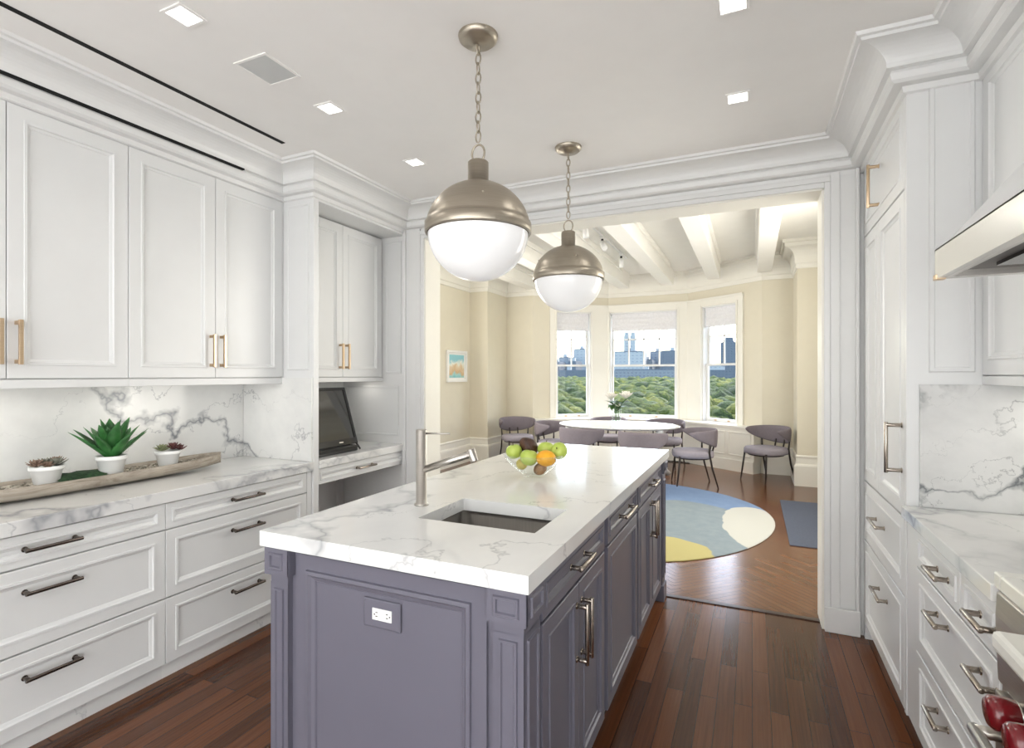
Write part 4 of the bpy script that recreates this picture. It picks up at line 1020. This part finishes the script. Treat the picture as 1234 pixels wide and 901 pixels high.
while y < 670:
    r0 = 2.1+y*.0085
    xa, xb = -.62*y-10, .28*y+10
    x = xa
    while x < xb:
        px, py = x+rn.uniform(-r0, r0)*.6, y+rn.uniform(-r0, r0)*.6; rad = r0*rn.uniform(.7, 1.3); zz = -8.2-rad*.4+rn.uniform(-2.2, 2.4)
        n0 = len(tv_)
        for q_ in iv:
            s = rad*(1+.30*noise.noise(q_*2.1+Vector((px, py, 0))))
            tv_.append((px+q_.x*s, py+q_.y*s, zz+q_.z*s*1.05))
        tf_ += [tuple(n0+i for i in f_) for f_ in ifc]; x += r0*1.25
    y += r0*1.3
me = bpy.data.meshes.new('park_tree_canopy'); me.from_pydata(tv_, [], tf_); me.materials.append(CAN); me.polygons.foreach_set('use_smooth', [True]*len(tf_)); me.update()
o = bpy.data.objects.new('park_tree_canopy', me); COL.objects.link(o); o['kind'] = 'stuff'; tag(o, 'green treetops of a park outside the bay window', 'trees')
MEADOW = plain('park_ground', (.05, .09, .03), .95, var=.2, scale=.2)
sbox('ground', -600, 350, 20, 1500, -22, -16, MEADOW)
def facade(name, col, win, sx, sz):
    m, nt, b = new_mat(name); v = coords(nt)
    br = N(nt, 'ShaderNodeTexBrick'); sp = N(nt, 'ShaderNodeSeparateXYZ'); L(nt, v, sp.inputs[0]); cb = N(nt, 'ShaderNodeCombineXYZ')
    L(nt, math_n(nt, 'ADD', sp.outputs[0], math_n(nt, 'MULTIPLY', sp.outputs[1], .7)), cb.inputs[0]); L(nt, sp.outputs[2], cb.inputs[1]); L(nt, cb.outputs[0], br.inputs['Vector'])
    br.offset = 0; br.inputs['Scale'].default_value = 1; br.inputs['Brick Width'].default_value = sx; br.inputs['Row Height'].default_value = sz; br.inputs['Mortar Size'].default_value = .28*sx
    br.inputs['Color1'].default_value = (*win, 1); br.inputs['Color2'].default_value = (*[x*1.25 for x in win], 1); br.inputs['Mortar'].default_value = (*col, 1)
    L(nt, br.outputs[0], b.inputs['Base Color']); b.inputs['Roughness'].default_value = .8
    return m
FA = [facade('hazy_blue_facade', (.22, .225, .23), (.13, .14, .155), 5, 4), facade('pale_grey_facade', (.38, .37, .35), (.24, .25, .26), 6, 4.5), facade('slate_facade', (.13, .14, .155), (.085, .095, .11), 4, 3.6), facade('stone_facade', (.24, .235, .225), (.15, .16, .18), 5, 4)]  # distance haze is put into these facade colours
F_ = 640.75
def upos(u, Y):
    t = math.tan(math.atan((u-615.14)/F_)-TH); return t*Y
def vz_(v, u, Y):
    X = upos(u, Y); D = -X*math.sin(TH)+Y*math.cos(TH); return 1.45+(451.5-v)/F_*D
def tower(u0, u1, v, Y, fm, lab, extra=(), roof='flat'):
    x0, x1 = upos(u0, Y), upos(u1, Y); z1 = vz_(v, (u0+u1)/2, Y); r = thing('apartment_building', lab, 'building', ((x0+x1)/2, Y+15, -18), 'skyline beyond the park')
    MB().box(x0, x1, Y, Y+30, -18, z1).build('wall', FA[fm], r)
    MB().box(x0+1, x1-1, Y+1, Y+29, z1, z1+1.5).build('roof', FA[2], r)
    cx = (x0+x1)/2
    MB().box(cx-3, cx+2, Y+8, Y+14, z1+1.5, z1+6).build('roof_tank', FA[1], r)
    for (a, b_, vv) in extra:
        ex0, ex1 = upos(a, Y), upos(b_, Y); ez = vz_(vv, (a+b_)/2, Y)
        t = MB(); t.box(ex0, ex1, Y+4, Y+18, z1, ez-4); t.box(ex0+.8, ex1-.8, Y+5, Y+17, ez-4, ez); t.build('tower', FA[fm], r)
B = tower
B(664, 674, 437, 760, 2, 'dark slate building at the left of the left window'); B(673, 685, 431, 790, 0, 'hazy blue block left of centre in the left window'); B(684, 694, 436, 740, 2, 'low dark block in the left window middle')
B(691, 708, 421, 820, 1, 'pale grey curved-looking tower at right of the left window'); B(728, 746, 436, 800, 0, 'hazy block at the left edge of the centre window')
B(738, 775, 424, 770, 1, 'pale building with twin tall towers in the centre window', ((751, 756.5, 400), (759, 764.5, 400)))
B(772, 786, 434, 800, 0, 'hazy blue block right of the twin towers'); B(783, 800, 424, 830, 0, 'wide hazy block in the right half of the centre window'); B(797, 822, 423, 780, 2, 'dark slate block at the right edge of the centre window')
B(740, 818, 446, 685, 0, 'long low block along the park edge in the centre window'); B(660, 708, 447, 685, 2, 'long low dark block along the park edge, left window')
B(842, 868, 441, 760, 1, 'low pale block at the left of the right window', ); B(868, 887, 413, 800, 2, 'tall dark stepped tower in the right window', ((871, 884, 406),)); B(846, 896, 447, 685, 2, 'long low dark block along the park edge, right window'); B(884, 900, 436, 850, 0, 'hazy blue block behind the tall dark tower')
